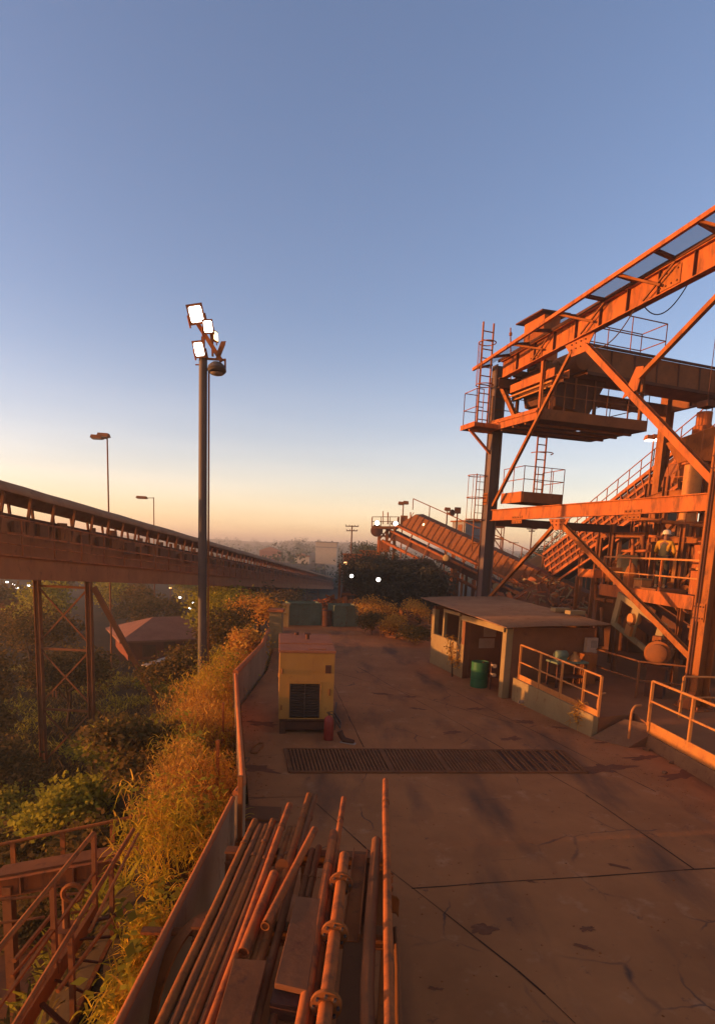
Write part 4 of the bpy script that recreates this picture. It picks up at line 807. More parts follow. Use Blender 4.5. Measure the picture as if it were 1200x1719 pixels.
# ---------------------------------------------------------------- worker
def person(base, yaw, label):
    root = thing('person', label, 'person', base)
    jt = {'pel': (0, 0, .93), 'sp': (0, .0, 1.12), 'ch': (0, -.03, 1.32), 'nk': (0, -.04, 1.47), 'hd': (0, -.07, 1.56), 'ht': (0, -.08, 1.68),
          'hl': (.1, 0, .90), 'kl': (.12, -.05, .5), 'al': (.12, .02, .09), 'tl': (.13, -.16, .04), 'hr': (-.1, 0, .90), 'kr': (-.13, .0, .5), 'ar': (-.13, .08, .09), 'tr': (-.15, -.1, .04),
          'sl': (.19, -.03, 1.40), 'el': (.27, -.10, 1.14), 'wl': (.2, -.34, 1.08), 'gl': (.17, -.43, 1.08), 'sr': (-.19, -.03, 1.40), 'er': (-.28, -.05, 1.14), 'wr': (-.22, -.28, 1.03), 'gr': (-.19, -.37, 1.02)}
    rad = dict(pel=(.15, .11), sp=(.14, .105), ch=(.165, .11), nk=(.06, .06), hd=(.078, .09), ht=(.072, .085), hl=(.085, .09), kl=(.058, .06), al=(.042, .045), tl=(.04, .03), hr=(.085, .09), kr=(.058, .06), ar=(.042, .045), tr=(.04, .03), sl=(.062, .062), el=(.044, .044), wl=(.03, .03), gl=(.036, .022), sr=(.062, .062), er=(.044, .044), wr=(.03, .03), gr=(.036, .022))
    ed = [('pel', 'sp'), ('sp', 'ch'), ('ch', 'nk'), ('nk', 'hd'), ('hd', 'ht'), ('pel', 'hl'), ('hl', 'kl'), ('kl', 'al'), ('al', 'tl'), ('pel', 'hr'), ('hr', 'kr'), ('kr', 'ar'), ('ar', 'tr'), ('ch', 'sl'), ('sl', 'el'), ('el', 'wl'), ('wl', 'gl'), ('ch', 'sr'), ('sr', 'er'), ('er', 'wr'), ('wr', 'gr')]
    def skin(name, m, keys, grow=0., sub=2):
        ks = list(keys); me = bpy.data.meshes.new(name); me.from_pydata([V(jt[k]) for k in ks], [(ks.index(a), ks.index(c)) for a, c in ed if a in ks and c in ks], []); me.materials.append(m)
        o = bpy.data.objects.new(name, me); col.objects.link(o); o.parent = root
        o.modifiers.new('skin', 'SKIN').use_smooth_shade = True; s_ = o.modifiers.new('sub', 'SUBSURF'); s_.levels = sub; s_.render_levels = sub
        me.skin_vertices or None
        lay = me.skin_vertices[0].data if me.skin_vertices else None
        if lay is None:
            with bpy.context.temp_override(object=o, active_object=o): bpy.ops.object.select_all
        for i, k in enumerate(ks): lay[i].radius = (rad[k][0] + grow, rad[k][1] + grow); lay[i].use_root = k == ks[0]
        return o
    skin('body', SKIN, jt.keys())
    skin('shirt', SHIRT, ['pel', 'sp', 'ch', 'nk', 'sl', 'el', 'wl', 'sr', 'er', 'wr'], .016)
    skin('trousers', TROUS, ['pel', 'hl', 'kl', 'al', 'hr', 'kr', 'ar'], .016)
    rm = Matrix.Rotation(yaw, 3, 'Z'); sv = MB()
    o = skin('vest', VEST, ['pel', 'sp', 'ch', 'nk'], .03); 
    b = MB(); h = V((0, -.08, 1.665)); b.lathe(h, [(.15, 0), (.15, .015), (.118, .02), (.118, .07), (.10, .115), (.06, .142), (.01, .15)], 22); hb = b.build('hard_hat', HELM, None, True); hb.parent = root
    b = MB(); b.hexa([h + V((-.09, -.10, .0)), h + V((.09, -.10, .0)), h + V((.07, -.22, -.012)), h + V((-.07, -.22, -.012))][::-1], [h + V((-.09, -.10, .014)), h + V((.09, -.10, .014)), h + V((.07, -.22, .0)), h + V((-.07, -.22, .0))][::-1]); pk = b.build('hat_peak', HELM, None); pk.parent = hb
    # face and hands
    b = MB(); f = V((0, -.165, 1.575)); b.lathe(f + V((0, .02, 0)), [(.012, .02), (.018, -.01), (.012, -.02)], 8, (0, 1, -.4)); nz_ = b.build('nose', SKIN, None, True); nz_.parent = root
    for s in (-1, 1):
        b = MB(); b.lathe(V((s * .03, -.155, 1.605)), [(.004, -.005), (.011, 0), (.004, .004)], 10, (0, 1, 0)); e_ = b.build('eye', BLACK, None, True); e_.parent = root
        wv = V(jt['gl' if s > 0 else 'gr'])
        for i in range(4): b = MB(); x = wv + V((s * (.03 - .02 * i), -.01, 0)); b.path([x, x + V((0, -.035 - .004 * (1.5 - abs(i - 1.5)), -.005)), x + V((-s * .004, -.055, -.03)), x + V((-s * .004, -.045, -.05))], [.0095, .009, .008, .007], 6); fo = b.build('finger', SKIN, None, True); fo.parent = root
        b = MB(); b.path([wv + V((-s * .035, .03, .005)), wv + V((-s * .055, 0, -.01)), wv + V((-s * .045, -.03, -.03))], [.012, .010, .008], 6); fo = b.build('thumb', SKIN, None, True); fo.parent = root
    for s, k in ((1, 'tl'), (-1, 'tr')):
        q = V(jt[k]); a = V(jt['al' if s > 0 else 'ar']); b = MB(); b.path([a + V((0, .06, -.04)), a + V((0, 0, -.035)), lerp(a, q, .6) + V((0, 0, -.01)), q + V((0, -.05, .0))], [.045, .055, .05, .035], 10); bo = b.build('boot', BLACK, None, True); bo.parent = root
    root.rotation_euler = (0, 0, yaw); root.scale = (1.1, 1.1, 1.1); return root
pw = pZ(1112, 985, wz); pw = V((11.45, 21.6, wz))
pb = V((pY(1114, 930, 20.7).x, 20.7, wz + .16))
b = MB(); b.box(pb - Z3 * .085, (1.3, 1.1, .15), (kd, kn, Z3)); tag(b.build('foot_board', MID, bevel=.01), 'low foot board under the worker on the platform', 'board')
person(pb, R_(140), 'worker in yellow shirt, grey vest and white hard hat standing on the platform')

# ---------------------------------------------------------------- denser steelwork and pipes behind the gantry on the right
def spot(px, py, Y): return pY(px, py, Y)
def bay(x0, x1, ytop, Y, zs, label, m=MID):
    a = spot(x0, ytop, Y); c = spot(x1, ytop, Y - 1.2); dpt = V((.5, 2.6, 0)); t = thing('steel_bay', label, 'steel frame', V((a.x, a.y, .5)), 'steel bays behind the gantry')
    for q in (a, c, a + dpt, c + dpt): b = MB(); b.ibeam(V((q.x, q.y, .5)), V((q.x, q.y, a.z)), .2, .2, .02, (c - a).normalized()); b.build('column', m, t)
    for z in zs:
        b = MB()
        for q, r in ((a, c), (a + dpt, c + dpt), (a, a + dpt), (c, c + dpt)): b.ibeam(V((q.x, q.y, z)), V((r.x, r.y, z)), .14, .22, .02)
        b.build('beam', RUST, t)
    for z0_, z1_ in zip(zs, zs[1:]):
        b = MB(); b.bar(V((a.x, a.y, z0_)), V((c.x, c.y, z1_)), .09, .09); b.build('brace', RUST, t)
    prail(t, [V((a.x, a.y, zs[-1] + .1)), V((c.x, c.y, zs[-1] + .1)), V((c.x, c.y, zs[-1] + .1)) + dpt], 1.05, .9, ORANGE, .02)
    return t
bay(1120, 1188, 800, 24.5, (3.4, 5.4, 7.2), 'steel bay with rails beside the thick riser pipe')
bay(1030, 1090, 880, 27.5, (2.6, 4.2, 5.6), 'steel bay with rails behind the work platform left end')
bay(1150, 1215, 880, 21.5, (3.6, 5.3), 'steel bay right behind the worker next to the near column')
for i, (pts, r, m, lab) in enumerate((
    (((1000, 955, 26), (1000, 1005, 25.5), (1040, 1012, 24), (1040, 1060, 23.5)), .09, RUST, 'bent rusty pipe dropping left of the vibrating screen'),
    (((1062, 905, 25), (1062, 985, 25)), .07, ORANGE, 'thin sunlit pipe standing behind the platform rail'),
    (((1078, 900, 25), (1078, 985, 25)), .10, MID, 'thicker dull pipe standing behind the platform rail'),
    (((1045, 868, 26), (1190, 884, 22)), .08, RUST, 'long level pipe just below the dark cross girder'),
    (((1045, 925, 26), (1090, 925, 24), (1090, 900, 24), (1190, 910, 21.5)), .06, ORANGE, 'stepped pipe crossing behind the worker'),
    (((1120, 1010, 20), (1165, 1030, 18.5), (1160, 1075, 18.5)), .09, MID, 'bent pipe under the platform next to the near column'),
    (((1140, 790, 24.8), (1140, 860, 24.2)), .06, MID, 'slim pipe clipped beside the thick riser pipe'),
    (((1010, 1020, 23.5), (1010, 1085, 23)), .08, MID, 'dark drop pipe right of the hut roof'))):
    b = MB(); b.path([spot(*q) for q in pts], r, 10); t = thing('plant_pipe', lab, 'pipe', spot(*pts[0]), 'pipework of the crushing plant'); b.build('tube', m, t, True)
    for q, q2 in zip(pts, pts[1:]): a, c = spot(*q), spot(*q2); d = (c - a).normalized(); k = lerp(a, c, .5); b = MB(); b.lathe(k - d * .04, [(r, 0), (r * 1.7, 0), (r * 1.7, .07), (r, .07)], 14, d); b.build('flange', MID, t, True)
for px, py, Y, wd, hh, m, lab in ((1052, 950, 25, .7, .9, CREAM, 'dusty cream control box on the steel bay behind the rail'), (1030, 965, 24.4, .5, .6, RUST, 'small rusty junction box left of the cream control box'), (1180, 935, 20.5, .5, .8, ORANGE, 'orange switch cabinet behind the valve block'), (1078, 1020, 21.8, .45, .5, YEL, 'small yellow drive guard beside the screen')):
    c = spot(px, py, Y); t = thing('control_box', lab, 'control box', c, 'boxes on the plant'); b = MB(); b.box(c, (wd, .4, hh)); b.build('case', m, t, bevel=.02); b = MB(); b.box(c + V((0, -.21, .05)), (wd * .75, .02, hh * .7)); b.box(c + V((wd * .3, -.225, 0)), (.03, .03, .1)); b.build('door', m, t)

gf = [o for o in bpy.data.objects if o.name == 'gantry'][0]
def splice(c, d, x, wd, h):
    b = MB(); b.box(c - x * .012, (wd, .02, h), (d, x, Z3)); o = b.build('splice_plate', RUST, gf); b = MB()
    for i in range(4):
        for j in (-1, 1): q = c + d * wd * (-.375 + .25 * i) + Z3 * h * .32 * j - x * .02; b.tube(q, q - x * .03, .024, 6)
    b.build('bolt_heads', DARK, o)
for a in (2.1, 8.6): splice(gtop(a) + Z3 * BH / 2 - gxx * .022, gdd, gxx, .8, .5)
for a in (3.0, 9.2): splice(gq(a, -.02, 5.95), GD, GE, .7, .3)
for q, zz in ((GAp, 6.9), (GBp, 7.2), (GBp, 3.2)): splice(V((q.x, q.y, zz)) - GE * .26, GD, GE, .36, .5)
for (p_, z0_, z1_, e_) in ((GAp, 2.5, 12.0, .12), (GBp, .6, 12.0, .1), (GBp, .6, 8.0, .02)): b = MB(); q = V((p_.x, p_.y, 0)) - GE * .29 + GD * e_; b.tube(q + Z3 * z0_, q + Z3 * z1_, .022, 6); b.build('conduit', DARK, gf, True)
# ---------------------------------------------------------------- left conveyor gallery
cv = ray(636, 992); cv = V((cv.x / cv.y, 1, cv.z / cv.y)); cn = V((1, -cv.x, 0)).normalized()
C0 = pY(0, 972, 18.0) - cv * .9; CLEN = 134.0; C1 = C0 + cv * CLEN; CWD = 2.3
t = thing('conveyor', 'long covered belt conveyor crossing the left side of the view on steel trestles', 'conveyor', C0)
def cq(a, x, z): return C0 + cv * a - cn * x + Z3 * z
b = MB()
for x in (.08, CWD - .08): b.chan(cq(0, x, .37), cq(CLEN, x, .37), .12, .74, .03)
b.box(cq(CLEN / 2, CWD / 2, .06), (CWD - .3, CLEN, .04), (cn, cv.normalized(), cn.cross(cv.normalized()))); b.build('girder', CONVM, t)
b = MB()
for x in (0.0, CWD): b.bar(cq(0, x, .74), cq(CLEN, x, .74), .16, .05); b.bar(cq(0, x, 1.42), cq(CLEN, x, 1.42), .07, .07)
b.build('walkway_edge', ORANGE, t)
b = MB()
for i in range(int(CLEN / 1.9)):
    a = .2 + i * 1.9; b.tube(cq(a, .0, .74), cq(a, .0, 1.9), .03, 6)
b.tube(cq(0, 0, 1.9), cq(CLEN, 0, 1.9), .035, 6); b.tube(cq(0, 0, 1.1), cq(CLEN, 0, 1.1), .025, 6); b.build('handrail', ORANGE, t)
b = MB(); b.hexa([cq(0, .75, 1.05), cq(CLEN, .75, 1.05), cq(CLEN, 1.75, 1.05), cq(0, 1.75, 1.05)], [cq(0, .6, 1.28), cq(CLEN, .6, 1.28), cq(CLEN, 1.9, 1.28), cq(0, 1.9, 1.28)])
b.hexa([cq(0, .8, 1.5), cq(CLEN, .8, 1.5), cq(CLEN, 1.7, 1.5), cq(0, 1.7, 1.5)], [cq(0, .62, 2.12), cq(CLEN, .62, 2.12), cq(CLEN, 1.85, 2.12), cq(0, 1.85, 2.12)]); b.build('belt', DARK, t)
b = MB(); b.hexa([cq(0, .5, .72), cq(CLEN, .5, .72), cq(CLEN, .55, .72), cq(0, .55, .72)], [cq(0, .5, 2.0), cq(CLEN, .5, 2.0), cq(CLEN, .55, 2.0), cq(0, .55, 2.0)]); b.build('side_sheet', CONVM, t)
far = MB(); n1_ = int(CLEN / 1.45)
for i in range(n1_):
    a = .3 + i * 1.45
    for x0_, x1_ in ((.62, .3), (1.85, 2.0)):
        b = far if i >= 49 else MB(); b.bar(cq(a, x0_, 1.0), cq(a, x1_, 2.74), .09, .08, cn)
        if i < 49: b.build('hood_post', MID, t)
o = far.build('hood_posts', MID, t); o['kind'] = 'stuff'
far = MB(); far2 = MB()
for i in range(n1_):
    a = .3 + i * 1.45; b = far if i >= 45 else MB(); b.box(cq(a + .7, .35, random.uniform(1.6, 1.75)), (.12, random.uniform(.5, 1.3), random.uniform(.3, .55)))
    if i < 45: b.build('guard_plate', BROWNW if i % 3 else RUST, t)
    if random.random() < .5: b = far2 if i >= 45 else MB(); k = random.uniform(.2, .9); b.box(cq(a + k, .5, random.uniform(2.05, 2.2)), (.1, random.uniform(.2, .6), random.uniform(.15, .3))); (b.build('idler_bracket', MID, t) if i < 45 else None)
o = far.build('guard_plates', BROWNW, t); o['kind'] = 'stuff'; o = far2.build('idler_brackets', MID, t); o['kind'] = 'stuff'
b = MB(); ns = 9; na = 60; vs = []; fs = []
for j in range(na + 1):
    for k in range(ns):
        ph = math.pi * k / (ns - 1); vs.append(cq(CLEN * (j / na) ** 1.3 - .3, CWD / 2 - math.cos(ph) * (CWD / 2 - .12), 2.68 + math.sin(ph) * .46 + random.uniform(-.015, .015)))
fs = [(j * ns + k, j * ns + k + 1, (j + 1) * ns + k + 1, (j + 1) * ns + k) for j in range(na) for k in range(ns - 1)]
b.add(vs, fs); o = b.build('roof', ROOFM, t, True); o.modifiers.new('sheet', 'SOLIDIFY').thickness = .04
for a in (6.6, 36, 66, 96):
    g = cq(a, 0, 0); tr = MB()
    for x in (.1, CWD - .1):
        p = cq(a, x, 0); gz = height(p.x, p.y) - .2; b = MB(); b.ibeam(p, V((p.x + (.0), p.y, gz)), .22, .22, .03, cn); b.build('trestle_leg', MID, t)
    p = cq(a, .1, 0); q = cq(a, CWD - .1, 0); gz = height(p.x, p.y) + .1; nlev = 3
    for i in range(nlev):
        z0_ = p.z + (gz - p.z) * i / nlev - .25; z1_ = p.z + (gz - p.z) * (i + 1) / nlev
        b = MB(); b.bar(V((p.x, p.y, z0_)), V((q.x, q.y, z0_)), .09, .09); b.bar(V((p.x, p.y, z0_)), V((q.x, q.y, z1_)), .06, .06); b.bar(V((q.x, q.y, z0_)), V((p.x, p.y, z1_)), .06, .06); b.build('trestle_brace', MID, t)
    if a < 10:
        b = MB(); r_ = cq(a, -.1, -.2); b.bar(r_, V((r_.x + 2.6, r_.y + .6, height(r_.x + 2.6, r_.y + .6) - .1)), .2, .2); b.build('raking_leg', MID, t)

# ---------------------------------------------------------------- flood mast
M0 = V((-5.27, 20.0, height(-5.27, 20) - .2))
t = thing('flood_mast', 'tall steel mast with a cluster of floodlights standing in the bank plants', 'light mast', M0)
b = MB(); b.tube(M0, V((-5.27, 20, 10.45)), .15, 20, .13); b.build('pole', GALV, t, True)
b = MB(); b.tube(M0 + V((.21, -.02, 0)), V((-5.08, 19.98, 10.0)), .03, 8); b.build('conduit', MID, t, True)
def mp(x, y, dY=0): return pY(x, y, 20 + dY)
b = MB(); b.bar(mp(330, 540), mp(372, 606), .13, .13); b.bar(mp(341, 598), mp(341, 565), .1, .1); b.bar(mp(347, 602), mp(378, 604), .06, .06); b.bar(mp(378, 602), mp(378, 622), .05, .05); b.bar(mp(356, 548), mp(357, 598), .06, .06); b.tube(mp(328, 612), mp(336, 612), .02)
b.build('head_frame', RUST, t)
def flood(t_, c, d, wd, h, lens, name='floodlight', m=RUST, dep=.14, roll=0.):
    d = V(d).normalized(); x = d.cross(Z3).normalized(); u = x.cross(d)
    x, u = x * math.cos(roll) + u * math.sin(roll), u * math.cos(roll) - x * math.sin(roll)
    b = MB(); b.hexa([c - d * dep - x * wd * .36 - u * h * .36, c - d * dep + x * wd * .36 - u * h * .36, c - d * dep + x * wd * .36 + u * h * .36, c - d * dep - x * wd * .36 + u * h * .36][::-1], [c - x * wd / 2 - u * h / 2, c + x * wd / 2 - u * h / 2, c + x * wd / 2 + u * h / 2, c - x * wd / 2 + u * h / 2][::-1])
    for s in (-1, 1): b.bar(c + x * s * wd * .53 - d * dep * .6, c + x * s * wd * .53 - d * dep * .6 - u * h * .62, .03, .05)
    o = b.build(name, m, t_)
    b = MB(); e = d * .014; b.prism([c + x * wd * (.38 * sx_ + .11 * (math.cos(R_(an_)) - sx_)) * 1.0 + u * h * (.38 * sy_ + .11 * (math.sin(R_(an_)) - sy_)) for sx_, sy_, a0_ in ((1, 1, 0), (-1, 1, 90), (-1, -1, 180), (1, -1, 270)) for an_ in (a0_, a0_ + 30, a0_ + 60, a0_ + 90)], e); b.build('lens', lens, o); return o
flood(t, mp(329, 527, -.3), (.25, -1, -.35), .50, .58, LAMPW, roll=-.25); flood(t, mp(349, 548, -.2), (.5, -1, -.3), .34, .42, LAMPW, roll=-.2); flood(t, mp(334, 586, -.3), (.05, -1, -.45), .36, .5, LAMPW, roll=-.15)
flood(t, mp(362, 564, .1), (1.0, -.35, .1), .3, .34, LAMPY); flood(t, mp(374, 587, .1), (1, .35, -.4), .3, .5, LENS, m=MID)
b = MB(); c = mp(364, 619); b.lathe(c, [(.24, -.12), (.30, -.05), (.28, .05), (.18, .16), (.06, .2)], 22, (-.05, .25, 1)); o = b.build('round_lamp', GALV, t, True)
b = MB(); b.lathe(c - Z3 * .13, [(.22, 0), (.18, -.05), (.05, -.08)], 20); b.build('lens', LENS, o, True)

# ---------------------------------------------------------------- lamp posts and utility poles
def lamp_post(x, ytop, Y, z0, heads, label, r=.07, lens=LENS, group='lamp posts standing round the plant', m=MID):
    T = pY(x, ytop, Y); t = thing('lamp_post', label, 'lamp post', V((T.x, T.y, z0)), group)
    b = MB(); b.tube(V((T.x, T.y, z0)), T, r, 10, r * .7); b.build('pole', m, t, True)
    for (dx, dy, wd) in heads:
        c = pY(x + dx, ytop + dy, Y); b = MB(); b.bar(T - Z3 * .05, c, .06, .06); b.build('arm', m, t)
        b = MB(); b.hexa([c + V((-wd / 2, -.25, -.02)), c + V((wd / 2, -.25, -.06)), c + V((wd / 2, .25, -.06)), c + V((-wd / 2, .25, -.02))], [c + V((-wd * .42, -.18, .2)), c + V((wd * .42, -.18, .18)), c + V((wd * .42, .18, .18)), c + V((-wd * .42, .18, .2))]); o = b.build('lamp_head', m, t)
        b = MB(); b.box(c + V((0, 0, -.07)), (wd * .8, .4, .05)); b.build('lens', lens, o)
    return t
lamp_post(180, 735, 42, -6, [(-17, 0, .8), (-6, -3, .8)], 'slim double headed lamp post above the conveyor roof left of the mast')
lamp_post(258, 835, 62, -6.5, [(-20, 1, 1.1)], 'single arm lamp post peeking over the conveyor beside the mast')
lamp_post(677, 846, 52, -2, [(-4, 0, .5), (4, -1, .5)], 'small twin lamp post over the head of the middle conveyor')
lamp_post(1097, 738, 34, -.3, [(-7, -1, .45), (3, -2, .45)], 'pink lit lamp post between the gantry columns', .06, LAMPW, m=RUST)
t = lamp_post(751, 856, 50, -1, [(0, 0, .5)], 'post with horn speaker right of the middle conveyor'); p = pY(752, 862, 49.8); b = MB(); b.lathe(p, [(.06, 0), (.1, .2), (.28, .5)], 14, (.6, -.8, .1)); b.build('horn', DARK, t, True)
p = pY(768, 857, 50); t = thing('lamp_post', 'square dark lamp box on a post beside the horn speaker', 'lamp post', V((p.x, p.y, 0)), 'lamp posts standing round the plant'); b = MB(); b.tube(V((p.x, p.y, 0)), p, .06, 8); b.build('pole', MID, t); b = MB(); b.box(p, (.5, .3, .5)); b.build('lamp_head', DARK, t, bevel=.02)
def upole(x, y0, Y, z0, arms, label):
    T = pY(x, y0, Y); t = thing('utility_pole', label, 'utility pole', V((T.x, T.y, z0)), 'distant utility poles')
    b = MB(); b.tube(V((T.x, T.y, z0)), T, .14, 8, .1); b.build('pole', DARK, t, True)
    for dz, wd in arms: b = MB(); b.bar(T + V((-wd / 2, 0, -dz)), T + V((wd / 2, 0, -dz + .05)), .14, .14); [b.tube(T + V((k * wd / 2, 0, -dz)), T + V((k * wd / 2, 0, -dz + .25)), .05, 6) for k in (-.95, -.4, .4, .95)]; b.build('cross_arm', DARK, t)
upole(591, 882, 88, -5, [(.15, 1.9), (.8, 1.6)], 'distant utility pole with two cross arms left of the middle conveyor')
upole(893, 886, 92, -4, [(.2, 1.6), (.55, .9)], 'distant utility pole seen through the gantry opening'); upole(862, 910, 140, -4, [(.2, 2.2)], 'tiny far utility pole beside the gantry column')

# ---------------------------------------------------------------- middle conveyor, tower, bins
u0 = pY(664, 884, 50); u1 = pY(985, 1040, 40.5); ud = (u1 - u0).normalized(); ux = V((ud.y, -ud.x, 0)).normalized()
if ux.y > 0: ux = -ux
uu = ux.cross(ud); uu = uu if uu.z > 0 else -uu; UL = (u1 - u0).length
t = thing('inclined_conveyor', 'inclined belt conveyor dropping from the head tower down behind the hut', 'conveyor', u0)
def uq(a, x, z): return u0 + ud * a + ux * x + uu * z
b = MB(); b.hexa([uq(0, -.6, -.9), uq(UL, -.6, -.9), uq(UL, .6, -.9), uq(0, .6, -.9)], [uq(0, -.6, -.35), uq(UL, -.6, -.35), uq(UL, .6, -.35), uq(0, .6, -.35)]); b.build('gallery', DARK, t)
b = MB()
for z, r in ((.25, .11), (-.35, .1)): b.tube(uq(0, .75, z), uq(UL, .75, z), r, 8)
b.tube(uq(-.2, .9, -1.35), uq(UL, .9, -1.35), .13, 8); b.build('chord', ORANGE, t, True)
b = MB(); b.hexa([uq(0.5, -.7, .4), uq(UL, -.7, .4), uq(UL, .55, .3), uq(.5, .55, .3)], [uq(1.6, -.75, 1.75), uq(UL, -.75, 1.75), uq(UL, .35, 1.65), uq(1.6, .35, 1.65)]); b.build('hood', MID, t)
b = MB()
for i in range(30): a = 1.2 + i * (UL - 1.5) / 30; b.bar(uq(a, .62, .3), uq(a + .2, .40, 1.72), .04, .05)
b.build('hood_rib', RUST, t)
b = MB()
for i in range(10): a = .5 + i * UL / 10.; p = uq(a, -.8, 1.7); b.tube(p, p + Z3 * .9, .04, 5); b.tube(uq(a, .78, -1.35), uq(a, .76, .2), .06, 6)
b.tube(uq(.5, -.8, 1.7) + Z3 * .9, uq(UL, -.8, 1.7) + Z3 * .9, .04, 6); b.build('handrail', MID, t)
for f in (.35, .62): b = MB(); b.lathe(uq(UL * f, .95, -.25 - (f - .35)), [(.14, 0), (.26, .08), (.26, .3), (.14, .38)], 14, ux); b.build('idler_cap', CREAM, t, True)
for f in (.42, .50, .68):
    for s in (-.7, .75): p = uq(UL * f, s, -.9); b = MB(); b.bar(p, V((p.x, p.y, -1.5)), .18, .18); b.build('trestle_leg', MID, t)
p = uq(0, 0, 0)
t = thing('head_tower', 'orange head tower with railing at the top of the middle conveyor', 'tower', V((p.x, p.y, -3)))
def hx(x, y, d=50): return pY(x, y, d)
b = MB(); a_ = hx(624, 884); c_ = hx(668, 884); b.hexa([a_ + V((0, -.9, -.2)), c_ + V((0, -.9, -.2)), c_ + V((0, 1.2, -.2)), a_ + V((0, 1.2, -.2))], [a_ + V((0, -.9, 0)), c_ + V((0, -.9, 0)), c_ + V((0, 1.2, 0)), a_ + V((0, 1.2, 0))]); b.build('deck', MID, t)
prail(t, [a_ + V((0, 1.1, 0)), a_ + V((0, -.85, 0)), c_ + V((0, -.85, 0)), c_ + V((0, 1.1, 0))], .75, .8, MID, .03)
b = MB()
for px in (637, 650, 663):
    q = hx(px, 887); b.bar(q, V((q.x, q.y, -3)), .25, .25)
for (x0, y0, x1, y1) in ((637, 905, 650, 890), (650, 905, 637, 890), (650, 905, 663, 890), (663, 912, 650, 896), (637, 900, 663, 900)): b.bar(hx(x0, y0), hx(x1, y1), .12, .12)
b.build('tower_leg', RUST, t)
b = MB(); q = hx(644, 917); b.box(q, (1.0, .9, .95)); b.build('drive_guard', ORANGE, t, bevel=.03)
b = MB(); q = hx(632, 889); b.lathe(q + V((0, -.9, -.1)), [(.2, 0), (.5, .08), (.5, .5), (.2, .6)], 18, (0, 1, 0)); b.build('pulley', DARK, t, True)
b = MB(); b.box(hx(678, 873, 49.5), (.55, .6, .7)); b.tube(hx(643, 880), hx(643, 858), .035, 6); b.tube(hx(651, 880), hx(651, 860), .05, 6); b.tube(hx(689, 882, 49), hx(689, 860, 49), .05, 6); b.tube(hx(690, 870, 49), hx(720, 873, 48), .04, 6); b.tube(hx(690, 877, 49), hx(720, 875, 48), .04, 6); b.build('cable_frame', RUST, t)
def bulb(x, y, Y, label, m=LAMPW, s=.2, name='flood_lamp', grp='lit flood lamps on the plant'):
    c = pY(x, y, Y); t = thing(name, label, 'lamp', c, grp); d = V((.1 - c.x * .02, -1, -.15)).normalized(); b = MB(); b.lathe(c - d * .14, [(s * .35, 0), (s, .12), (s, .16)], 16, d); b.bar(c - d * .1, c - d * .1 - Z3 * s * 1.6, .05, .05); o = b.build('housing', DARK, t, True)
    b = MB(); b.lathe(c + d * .02, [(s * .92, 0), (s * .8, .05), (s * .3, .08)], 16, d); b.build('lens', m, t, True)
bulb(633, 878, 49, 'lit lamp at the left end of the head tower railing'); bulb(664, 879, 49, 'lit lamp at the right end of the head tower railing')
bulb(590, 967, 40, 'lit lamp at the far end of the left conveyor', s=.13); bulb(635, 973, 40, 'lit lamp on the dark bin wall', s=.15); bulb(580, 945, 60, 'amber lamp beside the utility pole', LAMPO, .18)
bulb(712, 881, 48, 'dim amber lamp on the middle conveyor rail', LAMPY, .15); bulb(893, 945, 60, 'warm lamp left of the scrap heap trees', LAMPY, .22); bulb(909, 945, 60, 'warm lamp right above the scrap heap', LAMPY, .2)
# ore bins
q = pY(660, 1010, 46)
t = thing('ore_bin', 'dark ore bin block below the middle conveyor', 'bin', V((q.x, q.y, -1)))
b = MB(); a0, a1 = pY(560, 1012, 45), pY(790, 1012, 45); h_ = pY(640, 935, 45).z
b.hexa([V((a0.x, 45, -2)), V((a1.x, 43, -2)), V((a1.x, 48, -2)), V((a0.x, 50, -2))], [V((a0.x + 1.0, 45.3, h_ - .6)), V((a1.x - 3.2, 43.4, h_)), V((a1.x - 3.2, 48, h_)), V((a0.x + 1.0, 50, h_ - .6))]); b.build('body', mat('dark ore', (.085, .05, .04), (.055, .036, .03), .95, 0, .5, .5), t, bevel=.15)
b = MB()
for i in range(7): p = lerp(V((a0.x + .4, 44.9, -2)), V((a1.x - 1.6, 43.1, -2)), i / 6.); b.bar(p, p + Z3 * (h_ + 1.4), .2, .2)
b.bar(V((a0.x + .6, 44.85, 1.0)), V((a1.x - 1, 43, 1.2)), .18, .18); b.bar(V((a0.x, 44.85, -.2)), V((a1.x - .4, 43, -.2)), .18, .18); b.build('buckstay', MID, t)
b = MB(); b.lathe(pY(680, 1000, 44) + V((0, 0, -1.5)), [(.4, 0), (.4, 1.2), (.9, 2.0), (.9, 2.1)], 18); b.lathe(pY(708, 1000, 44) + V((0, 0, -1.5)), [(.3, 0), (.3, 1.2), (.6, 2.2), (.6, 2.3)], 18); b.build('dust_cone', BROWNW, t, True)
for (px, wd, lab, mm) in ((598, 2.6, 'low brown shed left below the head tower', RUST), (622, 1.8, 'dusty red shed beside the head tower legs', ORANGE)):
    q = pY(px, 932 if px < 600 else 926, 62); t = thing('plant_shed', lab, 'shed', V((q.x, q.y, -2)), 'small sheds below the head tower'); b = MB(); b.box(V((q.x, q.y, (q.z - 3) / 2)), (wd, 2, q.z + 3)); b.build('walls', BROWNW, t); b = MB(); b.box(V((q.x, q.y, q.z + .06)), (wd + .5, 2.5, .12)); b.build('roof', RUST, t)
